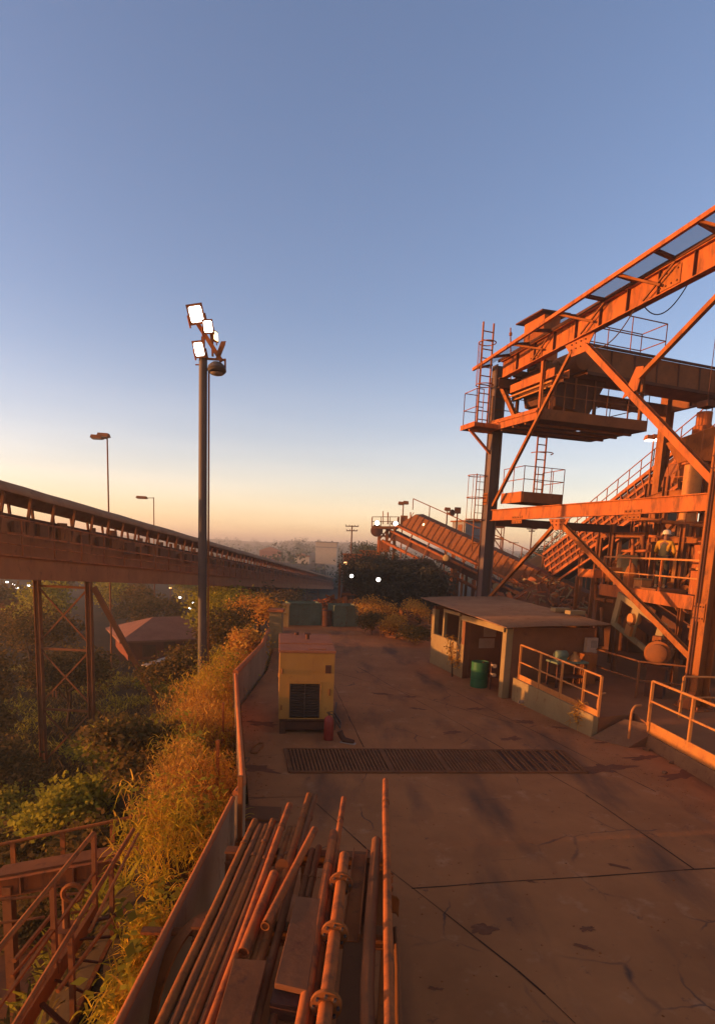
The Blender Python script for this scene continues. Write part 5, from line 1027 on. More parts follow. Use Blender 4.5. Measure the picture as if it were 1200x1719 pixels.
# white cabin beyond the conveyor and scaffold tower
q = pY(784, 878, 56)
t = thing('control_cabin', 'pale blue grey control cabin on legs behind the middle conveyor', 'cabin', V((q.x, q.y, 0)))
zt = pY(784, 877, 56).z; zb = pY(784, 912, 56).z; q = V((q.x + .5, q.y, 0))
b = MB(); cax = (V((.93, .36, 0)), V((-.36, .93, 0)), Z3); b.box(V((q.x, q.y, (zt + zb) / 2)), (2.9, 2.4, zt - zb), cax); b.build('walls', BLUEG, t, bevel=.04)
b = MB(); b.box(V((q.x, q.y, zt + .06)), (3.2, 2.7, .12), cax); b.build('roof', RUST, t); b = MB(); b.box(V((q.x, q.y, (zt + zb) / 2 - .1)) - cax[0] * 1.46 - cax[1] * .3, (.04, .8, 1.6), cax); b.build('door', BROWNW, t)
b = MB()
for s in (-1, 1):
    for u in (-1, 1): p = V((q.x, q.y, 0)) + cax[0] * s * 1.3 + cax[1] * u * 1.0; b.bar(V((p.x, p.y, -1)), V((p.x, p.y, zb)), .2, .2)
b.build('support', RUST, t)
q = pY(836, 880, 66); t = thing('stair_tower', 'thin open stair tower just right of the far gantry column', 'tower', V((q.x, q.y, -3)))
b = MB(); zt = pY(836, 882, 66).z
for s in (-.55, .55):
    for u in (-.6, .6): b.bar(V((q.x + s, q.y + u, -3)), V((q.x + s, q.y + u, zt)), .09, .09)
b.build('leg', MID, t); b = MB()
for i in range(5): z = zt - .2 - i * 1.25; b.box(V((q.x, q.y, z)), (1.25, 1.3, .14)); b.bar(V((q.x - .5, q.y - .6, z)), V((q.x + .5, q.y - .6, z - 1.2)), .1, .1)
b.build('landings', MID, t)
# scrap heaps
def heap(c, rx, ry, h, n, mats_, name, label, cat, seed, sz=(.1, .5)):
    rnd = random.Random(seed); t = thing(name, label, cat, c)
    g = MB(); N = 14; vs = [c + Z3 * h * .8]
    for j in (1, 2, 3):
        for i in range(N): a = 2 * math.pi * i / N; k = j / 3.; vs.append(c + V((math.cos(a) * rx * k, math.sin(a) * ry * k, h * .8 * (1 - k) * rnd.uniform(.7, 1.1) - (.3 if j == 3 else 0))))
    fs = [(0, 1 + i, 1 + (i + 1) % N) for i in range(N)] + [(1 + (j - 1) * N + i, 1 + j * N + i, 1 + j * N + (i + 1) % N, 1 + (j - 1) * N + (i + 1) % N) for j in (1, 2) for i in range(N)]
    g.add(vs, fs); g.build('mound', BROWNW, t)
    for mi, m in enumerate(mats_):
        b = MB()
        for _ in range(n // len(mats_)):
            a = rnd.uniform(0, 6.28); k = math.sqrt(rnd.random()); p = c + V((math.cos(a) * rx * k, math.sin(a) * ry * k, h * .8 * (1 - k) + rnd.uniform(-.05, .3 * h)))
            d = V((rnd.gauss(0, 1), rnd.gauss(0, 1), rnd.gauss(0, .6))).normalized(); L_ = rnd.uniform(*sz); x = d.orthogonal().normalized(); y = d.cross(x)
            if rnd.random() < .5: b.box(p, (L_ * .5, L_, .04), (x, d, y))
            else: b.tube(p - d * L_, p + d * L_, rnd.uniform(.03, .07), 6)
        o = b.build('scrap', m, t); o['kind'] = 'stuff'
    return t
q = pY(905, 985, 40); heap(V((q.x, q.y, .2)), 4.0, 3.0, 3.2, 260, (ORANGE, CREAM, RUST), 'scrap_heap', 'sunlit scrap heap seen behind the hut roof through the gantry', 'scrap heap', 3, (.15, .6))
q = pY(700, 1062, 31); heap(V((q.x - .4, q.y, 0)), 1.6, 1.2, 1.2, 90, (RUST, MID), 'scrap_heap', 'low rusty scrap pile at the far end of the yard by the hut', 'scrap heap', 5, (.1, .5))
q = pY(563, 1020, 36); heap(V((q.x, q.y, .6)), 1.7, .8, 1.0, 60, (ORANGE, RUST), 'scrap_heap', 'sunlit rusty pieces piled behind the teal skips', 'scrap heap', 9, (.2, .7))
# teal skips
def skip(px0, px1, pyb, pyt, lab):
    a = pZ(px0, pyb, 0); c = pZ(px1, pyb, 0); Y = (a.y + c.y) / 2; h = pY((px0 + px1) / 2, pyt, Y).z; x = (c - a).normalized(); y = V((-x.y, x.x, 0)); L_ = (c - a).length
    t = thing('skip', lab, 'skip', a, 'teal steel skips across the end of the yard'); b = MB()
    for (o_, l_, wv) in ((a, c, .05), (a + y * 1.4, c + y * 1.4, .05)): b.bar(lerp(o_, l_, .5) - x * L_ / 2 + Z3 * h / 2, lerp(o_, l_, .5) + x * L_ / 2 + Z3 * h / 2, wv, h)
    for o_ in (a, c): b.bar(o_ + y * .03 + Z3 * h / 2, o_ + y * 1.37 + Z3 * h / 2, .05, h)
    b.box(lerp(a, c, .5) + y * .7 + Z3 * .1, (L_, 1.3, .06), (x, y, Z3)); b.build('body', TEAL, t)
    b = MB(); n_ = max(2, int(L_ / .6))
    for i in range(n_ + 1): p = lerp(a, c, i / n_) - y * .05; b.box(p + Z3 * h / 2, (.08, .06, h - .06), (x, y, Z3))
    b.bar(a - y * .04 + Z3 * h, c - y * .04 + Z3 * h, .12, .08); b.build('rib', TEAL, t)
skip(486, 538, 1050, 1013, 'long dusty teal skip, left one at the yard end'); skip(560, 599, 1052, 1017, 'brighter teal skip, right one at the yard end')
p = pZ(548, 1051, 0); t = thing('oil_drum', 'dark drum standing between the two teal skips', 'drum', p); b = MB(); b.lathe(p, [(.29, 0), (.29, .3), (.305, .31), (.29, .33), (.29, .6), (.305, .61), (.29, .63), (.29, .9), (.26, .9)], 20); b.build('shell', DARK, t, True)
p = pZ(480, 1052, 0); b = MB(); b.box(p + Z3 * .6, (.35, .35, 1.2)); b.box(p + Z3 * 1.25, (.45, .45, .1)); tag(b.build('gate_block', CREAM, bevel=.015), 'short pale gate block left of the teal skips', 'pillar')

# ---------------------------------------------------------------- plants
def leaf_cloud(b, c, rad, n, sz, rnd, flat=.7, clump=5):
    for _ in range(n // clump):
        d = V((rnd.gauss(0, 1), rnd.gauss(0, 1), rnd.gauss(0, 1))).normalized(); k = rnd.random() ** .45; p0 = c + V((d.x * rad[0] * k, d.y * rad[1] * k, d.z * rad[2] * k))
        for _ in range(clump):
            p = p0 + V((rnd.gauss(0, sz), rnd.gauss(0, sz), rnd.gauss(0, sz * flat))); d2 = V((rnd.gauss(0, 1), rnd.gauss(0, 1), rnd.gauss(.2, .8))).normalized(); x = d2.orthogonal().normalized() * sz * .28; l = sz * rnd.uniform(.6, 1.3)
            b.add([p, p + d2 * l * .5 - x, p + d2 * l, p + d2 * l * .5 + x], [(0, 1, 2, 3)])
def tree(c, h, r, n, m, name, label, seed, sz=.2, group=None, lobes=6, th=.45):
    rnd = random.Random(seed); t = thing(name, label, 'tree' if 'tree' in name else 'bush', c, group); tb = MB(); cb = MB()
    top = c + V((rnd.uniform(-.3, .3), rnd.uniform(-.3, .3), h * .7)); tb.path([c - Z3 * .2, lerp(c, top, .4) + V((rnd.uniform(-.15, .15), rnd.uniform(-.1, .1), 0)), top], [h * .028, h * .02, h * .008], 7)
    for i in range(lobes):
        a = 6.28 * i / lobes + rnd.uniform(-.4, .4); rr = r * rnd.uniform(.35, .75); e = c + V((math.cos(a) * rr, math.sin(a) * rr, h * rnd.uniform(th, .88))); tb.path([lerp(c, top, rnd.uniform(.3, .7)), lerp(c, e, .65) + Z3 * h * .08, e], [h * .012, h * .009, h * .004], 5)
        leaf_cloud(cb, e, (r * .5, r * .5, h * .2), n // (lobes + 1), sz, rnd)
    leaf_cloud(cb, c + Z3 * h * .8, (r * .6, r * .6, h * .2), n // (lobes + 1), sz, rnd)
    tb.build('trunk' if 'tree' in name else 'stem', BARK, t, True); cb.build('crown' if 'tree' in name else 'foliage', m, t); return t
def gz(x, y): return V((x, y, height(x, y)))
def at_ground(px, py):
    d = ray(px, py)
    for i in range(40, 3000):
        p = CAM + d * (i * .1)
        if height(p.x, p.y) >= p.z: return V((p.x, p.y, height(p.x, p.y)))
    return CAM + d * 60
VT = [(-14.5, 29, 3.9, 2.4, 'wide dark tree behind the conveyor trestle'), (-17.5, 26, 4.6, 2.5, 'dusty tree left of the trestle at the picture edge'), (-20, 36, 5.5, 3, 'far dusty tree at the left edge under the conveyor'), (-15.5, 22, 3.6, 2.2, 'low dusty tree left of the trestle foot'), (-12.2, 19.5, 2.6, 1.7, 'small dark tree in front of the trestle left leg')]
rt_ = random.Random(77)
FV = [(-28, 52, 'yellowish tree under the conveyor at far left'), (-36, 60, 'big valley tree at the left edge by the lamps'), (-24, 64, 'round tree beyond the trestle legs'), (-31, 74, 'tree behind the bright lamp group'), (-19, 56, 'tree left of the red roofed building'), (-12.5, 60, 'tree behind the red roofed building right corner'), (-26, 92, 'tree at the far side of the grey lot'), (-17, 96, 'tree at the far right side of the grey lot'), (-36, 98, 'far tree left of the grey lot'), (-10.5, 46, 'tree right of the red roofed building'), (-9.5, 70, 'tree at the near right end of the grey lot'), (-43, 84, 'far tree at the left edge under the conveyor belt'), (-11, 105, 'far tree below the conveyor near the mast')]
for i, (x, y, lab) in enumerate(FV): tree(gz(x, y), rt_.uniform(4, 5.6), rt_.uniform(2.4, 3.6), 2600, GREENL if i % 3 == 0 else TREEL, 'valley_tree', lab, 300 + i, .34, 'trees in the valley under the conveyor', 6, .3)
for i, (x, y, h, r, lab) in enumerate(VT): tree(gz(x, y), h, r, 5200, TREEL, 'valley_tree', lab, 20 + i, .20, 'trees in the valley under the conveyor')
GBs = [(-9.6, 15.2, 1.9, 1.5, 'bright green bush at the left edge above the steel stair'), (-11.2, 17.0, 2.0, 1.7, 'second bright bush higher up the valley at the left edge'), (-8.3, 20.5, 1.6, 1.5, 'yellow green bush at the foot of the trestle'), (-9.6, 22.6, 1.5, 1.5, 'bright low bush between the trestle legs'), (-7.2, 26.0, 1.8, 1.1, 'round yellow bush right of the trestle'), (-6.0, 12.4, 1.3, 1.0, 'green bush behind the steel walkway near the bank'), (-9.0, 29.5, 1.6, 1.6, 'yellow green bush below the red roofed building')]
for i, (x, y, h, r, lab) in enumerate(GBs): tree(gz(x, y), h * .72, r * 1.1, 3800, GREENL, 'valley_bush', lab, 60 + i, .15, 'bright bushes in the valley', 5, .3)
BB = [(-4.7, 10.2, 1.2, .9, 'dark leafy bush on the slope above the steel walkway'), (-6.2, 11.4, 1.4, 1.2, 'dark bush on the slope left of the bank above the walkway'), (-4.9, 12.6, 1.3, 1.0, 'brown leafed bush below the bank grass'), (-7.6, 13.0, 1.3, 1.2, 'low dark bush beside the slope handrail'), (-5.6, 25, 2.4, 1.5, 'dark bush beyond the mast foot'), (-6.6, 22, 2.0, 1.5, 'dark bush at the mast foot on the left'), (-4.9, 28.5, 2.6, 1.4, 'bush with reddish leaves left of the gate pillar'), (-6.4, 30, 3.0, 1.7, 'taller dull bush behind the gate pillar'), (-4.3, 22.6, 1.35, .7, 'sunlit tuft rising above the parapet left of the generator')]
for i, (x, y, h, r, lab) in enumerate(BB): tree(gz(x, y), h, r, 2600, TREEL if i < 6 else (DRYL if i in (6, 8) else GREENL), 'bank_bush', lab, 80 + i, .15, 'bushes along the parapet bank', 5, .3)
YB = [(0.75, 31.2, 1.15, 1.0, TREEL, 'dark green clipped bush at the far yard end'), (1.9, 30.2, 1.25, .9, DRYL, 'rust coloured bush beside the scrap pile'), (.95, 33.6, 1.9, 1.3, DRYL, 'taller rust red shrub behind the dark bush'), (3.1, 33.5, 1.7, 1.2, DRYL, 'rust red shrub left of the hut far end'), (2.6, 28.6, .8, .8, TREEL, 'small dark bush by the hut far corner')]
for i, (x, y, h, r, m, lab) in enumerate(YB): tree(V((x, y, 0)), h, r, 2200, m, 'yard_bush', lab, 100 + i, .11, 'bushes at the far end of the yard', 5, .25)
DM = leafmat('dark dense leaves', (.05, .04, .022), (.075, .055, .028), (.10, .07, .035), .2)  # dark leaf colours of the dense trees round the ore bin
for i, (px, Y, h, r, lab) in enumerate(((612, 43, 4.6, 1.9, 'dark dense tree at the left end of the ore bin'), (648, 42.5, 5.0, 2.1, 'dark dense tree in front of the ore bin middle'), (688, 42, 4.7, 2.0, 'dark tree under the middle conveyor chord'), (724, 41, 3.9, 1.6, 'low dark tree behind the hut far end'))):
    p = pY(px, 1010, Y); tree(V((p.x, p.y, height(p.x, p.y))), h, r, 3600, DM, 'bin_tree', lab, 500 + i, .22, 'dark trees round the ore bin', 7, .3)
# overgrown bank beside the parapet
rnd = random.Random(11); gb = MB(); db = MB()
def blade(b, p, d, l, wd, droop):
    side = V((-d.y, d.x, 0)); side = side.normalized() if side.length > .01 else V((1, 0, 0)); q = []; n_ = 3
    for i in range(n_ + 1): f = i / n_; c = p + d * l * f - Z3 * droop * l * f * f; ww = wd * (1 - f) ** .7 * (0.7 + .6 * f if f < .5 else 1); q += [c - side * ww, c + side * ww]
    b.add(q, [(2 * i, 2 * i + 1, 2 * i + 3, 2 * i + 2) for i in range(n_)])
for _ in range(2500):
    y = 3.0 + 23 * rnd.random() ** 1.25; w_ = bank_w(y) * 1.35 * (.62 if y < 8 else 1); s = .12 + w_ * rnd.random() ** 1.05; x = wall_x(y) - s; g = gz(x, y)
    n1 = noise.noise(V((x * .7, y * .45, 4))); n2 = noise.noise(V((x * 1.5, y * 1.1, 8))); n3 = noise.noise(V((x * 3.1, y * 3.1, 1)))
    if n2 < -.22 or n3 < -.38: continue
    dry = (n1 > -.05 and y > 7.5) or (y > 9 and rnd.random() < .35)
    hh = (.55 + .75 * max(0, n2 + .2) + .3 * n3) * (.75 + .5 * min(1, s / .9)) * (.5 if y < 8 else (.9 if y < 10.5 or s < .45 else 1.0))
    if s < .3: hh *= .6
    b = db if dry else gb; lean = rnd.uniform(0, 6.28); cl = V((math.cos(lean), math.sin(lean), 0)) * .25
    for k in range(rnd.randint(12, 18) if not dry else rnd.randint(22, 32)):
        a = rnd.uniform(0, 6.28); e = rnd.uniform(.15, 1.4); hz_ = hh * rnd.random() ** .6; p = g + Z3 * hz_ + cl * hz_ + V((rnd.gauss(0, .09), rnd.gauss(0, .09), 0)); d = V((math.cos(a) * math.cos(e), math.sin(a) * math.cos(e), math.sin(e)))
        if dry: blade(b, p, d, rnd.uniform(.08, .24), rnd.uniform(.008, .02), rnd.uniform(.2, .9))
        else: blade(b, p, d, rnd.uniform(.16, .42), rnd.uniform(.009, .021), rnd.uniform(.3, 1.1))
    for k in range(1): a = rnd.uniform(0, 6.28); blade(b, g, V((math.cos(a) * .2 + cl.x, math.sin(a) * .2 + cl.y, 1)), hh * 1.1, .008, .1)
tag(gb.build('bank_grass', BUSHL), 'yellow green bamboo grass hanging over the bank beside the parapet', 'grass', kind='stuff')
tag(db.build('dry_scrub', DRYL), 'dry orange scrub growing on the bank beside the parapet', 'scrub', kind='stuff')
bl = MB()
for _ in range(150):
    y = 5 + 19 * rnd.random(); s = .15 + bank_w(y) * 1.3 * rnd.random(); x = wall_x(y) - s; g = gz(x, y); hh = rnd.uniform(.5, 1.2) * (.6 if y < 8.5 else 1)
    if noise.noise(V((x, y * .6, 20))) < -.05: continue
    for k in range(rnd.randint(16, 30)):
        a = rnd.uniform(0, 6.28); e = rnd.uniform(-.3, .8); p = g + Z3 * hh * rnd.uniform(.3, 1.15) + V((rnd.gauss(0, .14), rnd.gauss(0, .14), 0)); d = V((math.cos(a) * math.cos(e), math.sin(a) * math.cos(e), math.sin(e))); l = rnd.uniform(.07, .16); x_ = V((-d.y, d.x, rnd.uniform(-.3, .3))).normalized() * l * .38
        bl.add([p, p + d * l * .45 - x_, p + d * l, p + d * l * .45 + x_], [(0, 1, 2, 3)])
    if rnd.random() < .5: bl.path([g, g + V((rnd.gauss(0, .1), rnd.gauss(0, .1), hh * .7)), g + V((rnd.gauss(0, .2), rnd.gauss(0, .2), hh * 1.4))], [.008, .006, .003], 5)
tag(bl.build('bank_shrubs', GREENL), 'broad leaved weeds mixed into the bank grass', 'scrub', kind='stuff')
# loose stones and grit on the yard
gv = MB()
for _ in range(2600):
    k = rnd.random()
    if k < .35: y = rnd.uniform(5, 30); x = wall_x(y) + .12 + abs(rnd.gauss(0, .35))
    elif k < .6: f = rnd.random(); c = lerp(S1, E3, f); x = c.x - abs(rnd.gauss(0, .4)); y = c.y - .1
    else: y = rnd.uniform(5, 33); x = rnd.uniform(-1, 7)
    r = rnd.uniform(.006, .02) * (1.8 if rnd.random() < .06 else 1); vs = [V((x, y, 0)) + V((math.cos(a + rnd.uniform(-.3, .3)) * r, math.sin(a) * r * rnd.uniform(.6, 1), 0)) for a in (0, 1.57, 3.14, 4.71)]
    gv.add(vs + [V((x + rnd.gauss(0, r * .3), y, r * rnd.uniform(.5, 1)))], [(0, 1, 4), (1, 2, 4), (2, 3, 4), (3, 0, 4)])
tag(gv.build('gravel', RUST), 'loose grit and small stones on the yard', 'gravel', kind='stuff')
vg = MB(); vy = MB()
for _ in range(36000):
    y = 5 + 40 * rnd.random(); x = wall_x(y) - 1.6 - 18 * rnd.random() ** 1.2
    if noise.noise(V((x * .25, y * .25, 9))) < -.3: continue
    p = gz(x, y); a = rnd.uniform(0, 6.28); blade(vy if noise.noise(V((x * .4, y * .4, 30))) > 0 else vg, p, V((math.cos(a) * .6, math.sin(a) * .6, .8)), rnd.uniform(.25, .7), rnd.uniform(.02, .05), rnd.uniform(.2, .9))
tag(vy.build('slope_grass', GREENL), 'bright yellow green grass patches on the valley slope', 'grass', kind='stuff')
tag(vg.build('valley_grass', TREEL), 'low weeds covering the valley slope', 'grass', kind='stuff')
# far wooded skyline
fb = MB(); rnd = random.Random(5)
for _ in range(900):
    az = rnd.uniform(-.62, .62); r = 150 + 800 * rnd.random() ** 1.3; x, y = r * math.sin(az), r * math.cos(az); h = rnd.uniform(3, 7)
    if noise.noise(V((x / 90., y / 90., 2))) < -.08: continue
    c = gz(x, y) + Z3 * h * .5; leaf_cloud(fb, c, (h * .55, h * .55, h * .5), 64, h * .27, rnd, .7, 4)
tag(fb.build('far_wood', FARL), 'hazy woods on the far hills', 'wood', kind='stuff')
for (px, py, Y, h, lab) in ((912, 935, 75, 5.5, 'tree with open crown on the skyline under the gantry girder'), (935, 940, 70, 6, 'dark round tree right of the open crowned skyline tree'), (965, 920, 66, 7, 'tall dark tree behind the side landing'), (880, 948, 80, 4, 'low skyline tree beside the gantry column'), (608, 925, 95, 4.5, 'far tree right of the utility pole'), (625, 926, 92, 4, 'far tree behind the head tower')):
    p = pY(px, py, Y); tree(V((p.x, p.y, min(p.z, height(p.x, p.y)) if p.z < 0 else p.z - h * .75)), h, h * .42, 1800, FARL, 'skyline_tree', lab, int(px), .32, 'trees on the skyline behind the plant')
# far buildings
q = pY(549, 920, 210); t = thing('far_building', 'pale boxy building far off in the valley', 'building', V((q.x, q.y, -6)))
zt = pY(549, 911, 210).z; zb = pY(549, 930, 210).z
b = MB(); b.box(V((q.x, q.y, (zt - 8) / 2)), (7.3, 9, zt + 8)); b.build('wall', PALE, t); b = MB(); b.box(V((q.x, q.y, zt + .15)), (7.8, 9.5, .3)); b.build('roof', BLUEG, t); b = MB(); b.box(V((q.x, q.y - 4.52, zt - 1.6)), (7.0, .05, .35)); b.build('window', BLUEG, t)
r_ = random.Random(3)
for i, (px, py, Y, wd, lab) in enumerate(((455, 925, 260, 9, 'low far house left of the pale boxy building'), (508, 934, 200, 5, 'tiny far house below the pale boxy building'), (600, 938, 170, 6, 'far shed roof behind the amber lamp'))):
    q = pY(px, py, Y); t = thing('far_house', lab, 'house', V((q.x, q.y, height(q.x, q.y))), 'far houses'); g = height(q.x, q.y); b = MB(); b.box(V((q.x, q.y, (q.z + g) / 2 - .5)), (wd, 6, q.z - g + 1)); b.build('wall', PALE if i else BRICK, t); b = MB(); b.prism([V((q.x - wd * .55, q.y - 3.4, q.z)), V((q.x + wd * .55, q.y - 3.4, q.z)), V((q.x, q.y - 3.4, q.z + wd * .2))], V((0, 6.8, 0))); b.build('roof', REDROOF, t)
# red roofed building in the valley
b0 = V((-17.2, 45.5, -5.8)); bx = V((.86, .5, 0)); by = V((-.5, .86, 0)); LX, LY, HB = 8.0, 6.5, 2.1
def bq(a, c, z): return b0 + bx * a + by * c + Z3 * z
b0 = pZ(215, 1122, -5.6); LX = 7.5
t = thing('red_building', 'low red walled building with faded terracotta hip roof in the valley', 'building', b0)
b = MB(); b.hexa([bq(0, 0, -.5), bq(LX, 0, -.5), bq(LX, LY, -.5), bq(0, LY, -.5)], [bq(0, 0, HB), bq(LX, 0, HB), bq(LX, LY, HB), bq(0, LY, HB)]); b.build('wall', BRICK, t)
b = MB(); o_ = .7; e = [bq(-o_, -o_, HB), bq(LX + o_, -o_, HB), bq(LX + o_, LY + o_, HB), bq(-o_, LY + o_, HB)]; e2 = [q + Z3 * .15 for q in e]; b.hexa(e, e2); r1_, r2_ = bq(2.6, LY / 2, HB + 1.5), bq(LX - 2.6, LY / 2, HB + 1.5)
b.add(e2 + [r1_, r2_], [(0, 1, 5, 4), (1, 2, 5), (2, 3, 4, 5), (3, 0, 4)]); b.build('roof', REDROOF, t)
for a in (1.6, 4.6): b = MB(); b.box(bq(a, -.01, 1.3), (1.0, .06, .9), (bx, by, Z3)); b.build('window', DARK, t)
b = MB(); b.box(bq(3.2, -.01, 1.0), (.9, .06, 2.0), (bx, by, Z3)); b.build('door', DARK, t)
b = MB(); b.bar(pY(242, 1118, 36), pY(288, 1103, 38), .5, .08); tag(b.build('roof_sheet', PALE), 'pale metal sheet edge shining below the red building', 'sheet')
# street lights and vehicles sparkling in the valley
for i, (px, py, Y, m, lab) in enumerate(((12, 977, 70, LAMPW, 'white valley lamp, highest at the left edge under the conveyor'), (23, 981, 66, LAMPW, 'white valley lamp right of the highest one'), (29, 987, 64, LAMPW, 'brightest white valley lamp near the left edge'), (48, 983, 75, LAMPW, 'small valley lamp right of the bright group'), (205, 991, 80, LAMPW, 'valley lamp left of the mast by the yellow bush'), (225, 990, 80, LAMPW, 'brighter valley lamp left of the mast'), (302, 1003, 70, LAMPW, 'valley lamp at the edge of the grey lot'), (325, 1012, 64, LAMPW, 'bright valley lamp touching the mast'), (319, 1021, 62, LAMPW, 'small valley lamp below the one touching the mast'), (286, 987, 90, LAMPO, 'amber valley lamp under the conveyor'), (93, 1122, 34, LAMPW, 'white lamp among the trees beside the trestle'), (88, 1131, 34, LAMPW, 'small white lamp below the one among the trees'))):
    c = pY(px, py, Y); g = height(c.x, c.y); t = thing('street_lamp', lab, 'lamp', V((c.x, c.y, g)), 'lit lamps in the valley'); s = .0022 * Y
    b = MB(); b.tube(V((c.x, c.y, g - .2)), c - Z3 * .05, .05, 6); b.build('pole', MID, t); b = MB(); b.lathe(c - Z3 * s * .2, [(s * .5, s * 1.1), (s * 1.1, s * .9), (s * 1.1, s * .7)], 10); b.build('cap', DARK, t); b = MB(); b.lathe(c, [(s * .3, -s * .7), (s * .9, -s * .4), (s, 0), (s * .8, s * .45)], 12); b.build('lens', m, t, True)
q = pY(68, 1020, 60); t = thing('truck', 'orange truck parked in the valley seen beside the trestle', 'truck', V((q.x, q.y, q.z - 1)))
b = MB(); b.box(q + V((.5, 0, .35)), (1.6, 1.9, 1.7)); b.build('cab', ORANGE, t, bevel=.1); b = MB(); b.box(q + V((-2.0, 0, .2)), (3.2, 2, 1.4)); b.build('body', MID, t, bevel=.05)
for s in (-2.8, .6): b = MB(); b.lathe(q + V((s, -1.05, -.75)), [(.4, 0), (.45, .08), (.45, .25), (.4, .3)], 14, (0, 1, 0)); b.build('wheel', BLACK, t, True)

# ---------------------------------------------------------------- steel stair and walkway bottom left
def pipe2(b, a, c, r): b.tube(a, c, r, 8)
def sy(px, py): return py
A1, A2 = pY(-12, 1606, 4.6), pY(157, 1399, 6.9); B1, B2 = pY(20, 1730, 4.3), pY(224, 1393, 7.9)
sd = None
t = thing('steel_stair', 'rusty steel stair with pipe handrails running down below the bank at bottom left', 'stair', A2)
b = MB(); b.tube(A1, A2, .028, 8); b.build('handrail', RUST, t, True); b = MB(); b.tube(B1, B2, .03, 8); b.build('handrail', RUST, t, True)
for p in (A2, lerp(A1, A2, .5)): b = MB(); b.bar(p, p - Z3 * 1.05, .05, .05); b.build('rail_post', MID, t)
for p in (lerp(B1, B2, .72), lerp(B1, B2, .35)): b = MB(); b.bar(p, p - Z3 * 1.05, .05, .05); b.build('rail_post', MID, t)
dz = Z3 * 1.05
for i in range(7): f = (i + .3) / 7.; p = lerp(A1, A2, f) - dz; q = lerp(B1, B2, f) - dz; b = MB(); b.bar(p, q, .09, .02); b.build('tread', DARK, t)
b = MB(); b.bar(A1 - dz, A2 - dz, .05, .2); b.bar(B1 - dz, B2 - dz, .05, .2); b.bar(A1 - dz * .5, A2 - dz * .5, .03, .03); b.build('stringer', RUST, t)
W0_, W1_ = pY(-12, 1421, 9.2), pY(252, 1366, 9.8)
t = thing('steel_walkway', 'rusty steel walkway with plate girder crossing at bottom left', 'walkway', W0_)
b = MB(); b.tube(W0_, W1_, .03, 8); b.build('handrail', RUST, t, True); b = MB(); b.tube(W0_ - Z3 * .5, W1_ - Z3 * .5, .02, 6); b.build('mid_rail', MID, t, True)
for f in (.12, .43, .75): p = lerp(W0_, W1_, f); b = MB(); b.bar(p, p - Z3 * 1.0, .08, .03); b.build('rail_post', RUST, t)
g0, g1 = pY(-12, 1492, 8.6), pY(236, 1446, 9.2); b = MB(); b.ibeam(g0, g1, .18, .3, .02); b.build('girder', ORANGE, t)
b = MB()
for f in (.2, .55, .8): p = lerp(g0, g1, f); b.box(p + V((0, -.06, 0)), (.02, .1, .27))
b.build('stiffener', MID, t); b = MB(); k = V((-.03, .35, .0)); b.hexa([g0 + Z3 * .16, g1 + Z3 * .16, g1 + k + Z3 * .16, g0 + k + Z3 * .16], [g0 + Z3 * .19, g1 + Z3 * .19, g1 + k + Z3 * .19, g0 + k + Z3 * .19]); b.build('deck', MID, t)
for f in (.1, .9): p = lerp(g0, g1, f); b = MB(); b.bar(p, V((p.x, p.y, height(p.x, p.y) - .3)), .14, .14); b.build('leg', MID, t)
# loose steel lying under the walkway
for i, (x0, y0, Y0, x1, y1, Y1, r, lab) in enumerate(((190, 1540, 6.4, 97, 1665, 5.2, .025, 'thin rod beside the bank grass at bottom left'), (232, 1400, 7.6, 150, 1565, 5.6, .02, 'thin inner rod parallel to the stair handrail'), (92, 1530, 6.2, 24, 1614, 5.4, .025, 'short rod in the bundle between the handrails'), (97, 1546, 6.2, 20, 1640, 5.4, .02, 'second short rod in the bundle between the handrails'), (-10, 1552, 7.4, 75, 1540, 7.6, .018, 'thin cable drooping below the walkway girder, upper'), (-10, 1512, 7.8, 160, 1498, 8.2, .02, 'thin cable just under the walkway girder'), (120, 1533, 7.4, 150, 1530, 7.6, .02, 'short bright wire end under the stair handrail'))):
    b = MB(); b.tube(pY(x0, y0, Y0), pY(x1, y1, Y1), r, 6); tag(b.build('steel_rod', RUST, smooth=True), lab, 'rod', 'loose rods below the bank')
p = pY(122, 1500, 7.4); t = thing('hose_reel', 'small rusty ring shaped reel hanging under the walkway', 'reel', p); b = MB(); b.arc(p, V((1, .2, 0)), Z3, .12, .035, 0, 360, 20); b.build('ring', RUST, t, True); b = MB(); b.tube(p - V((.1, 0, .05)), p - V((.1, 0, .7)), .05, 8); b.lathe(p - V((.1, 0, .75)), [(.16, 0), (.16, .25)], 12); b.build('stand', MID, t, True)
b = MB(); q = at_ground(60, 1640); b.hexa([q + V((-1.4, -1.4, 0)), q + V((.9, -1.2, 0)), q + V((1.2, 1.3, 0)), q + V((-1.2, 1.5, 0))], [q + V((-1.3, -1.3, .35)), q + V((.8, -1.1, .3)), q + V((1.1, 1.2, .4)), q + V((-1.1, 1.4, .35))]); tag(b.build('concrete_pad', BROWNW, bevel=.03), 'dark concrete pad under the steel stair', 'pad')
S0, S1_, S2_ = pY(95, 1405, 11.5), pY(236, 1236, 15), pY(262, 1233, 15.3)
t = thing('slope_handrail', 'thin pipe handrail climbing the valley slope left of the bank', 'handrail', S0); b = MB(); b.path([S0, S1_, S2_], .03, 8); b.build('rail', MID, t, True)
for f in (.15, .5, .9): p = lerp(S0, S1_, f); b = MB(); b.bar(p, V((p.x, p.y, height(p.x, p.y) - .1)), .05, .05); b.build('rail_post', MID, t)

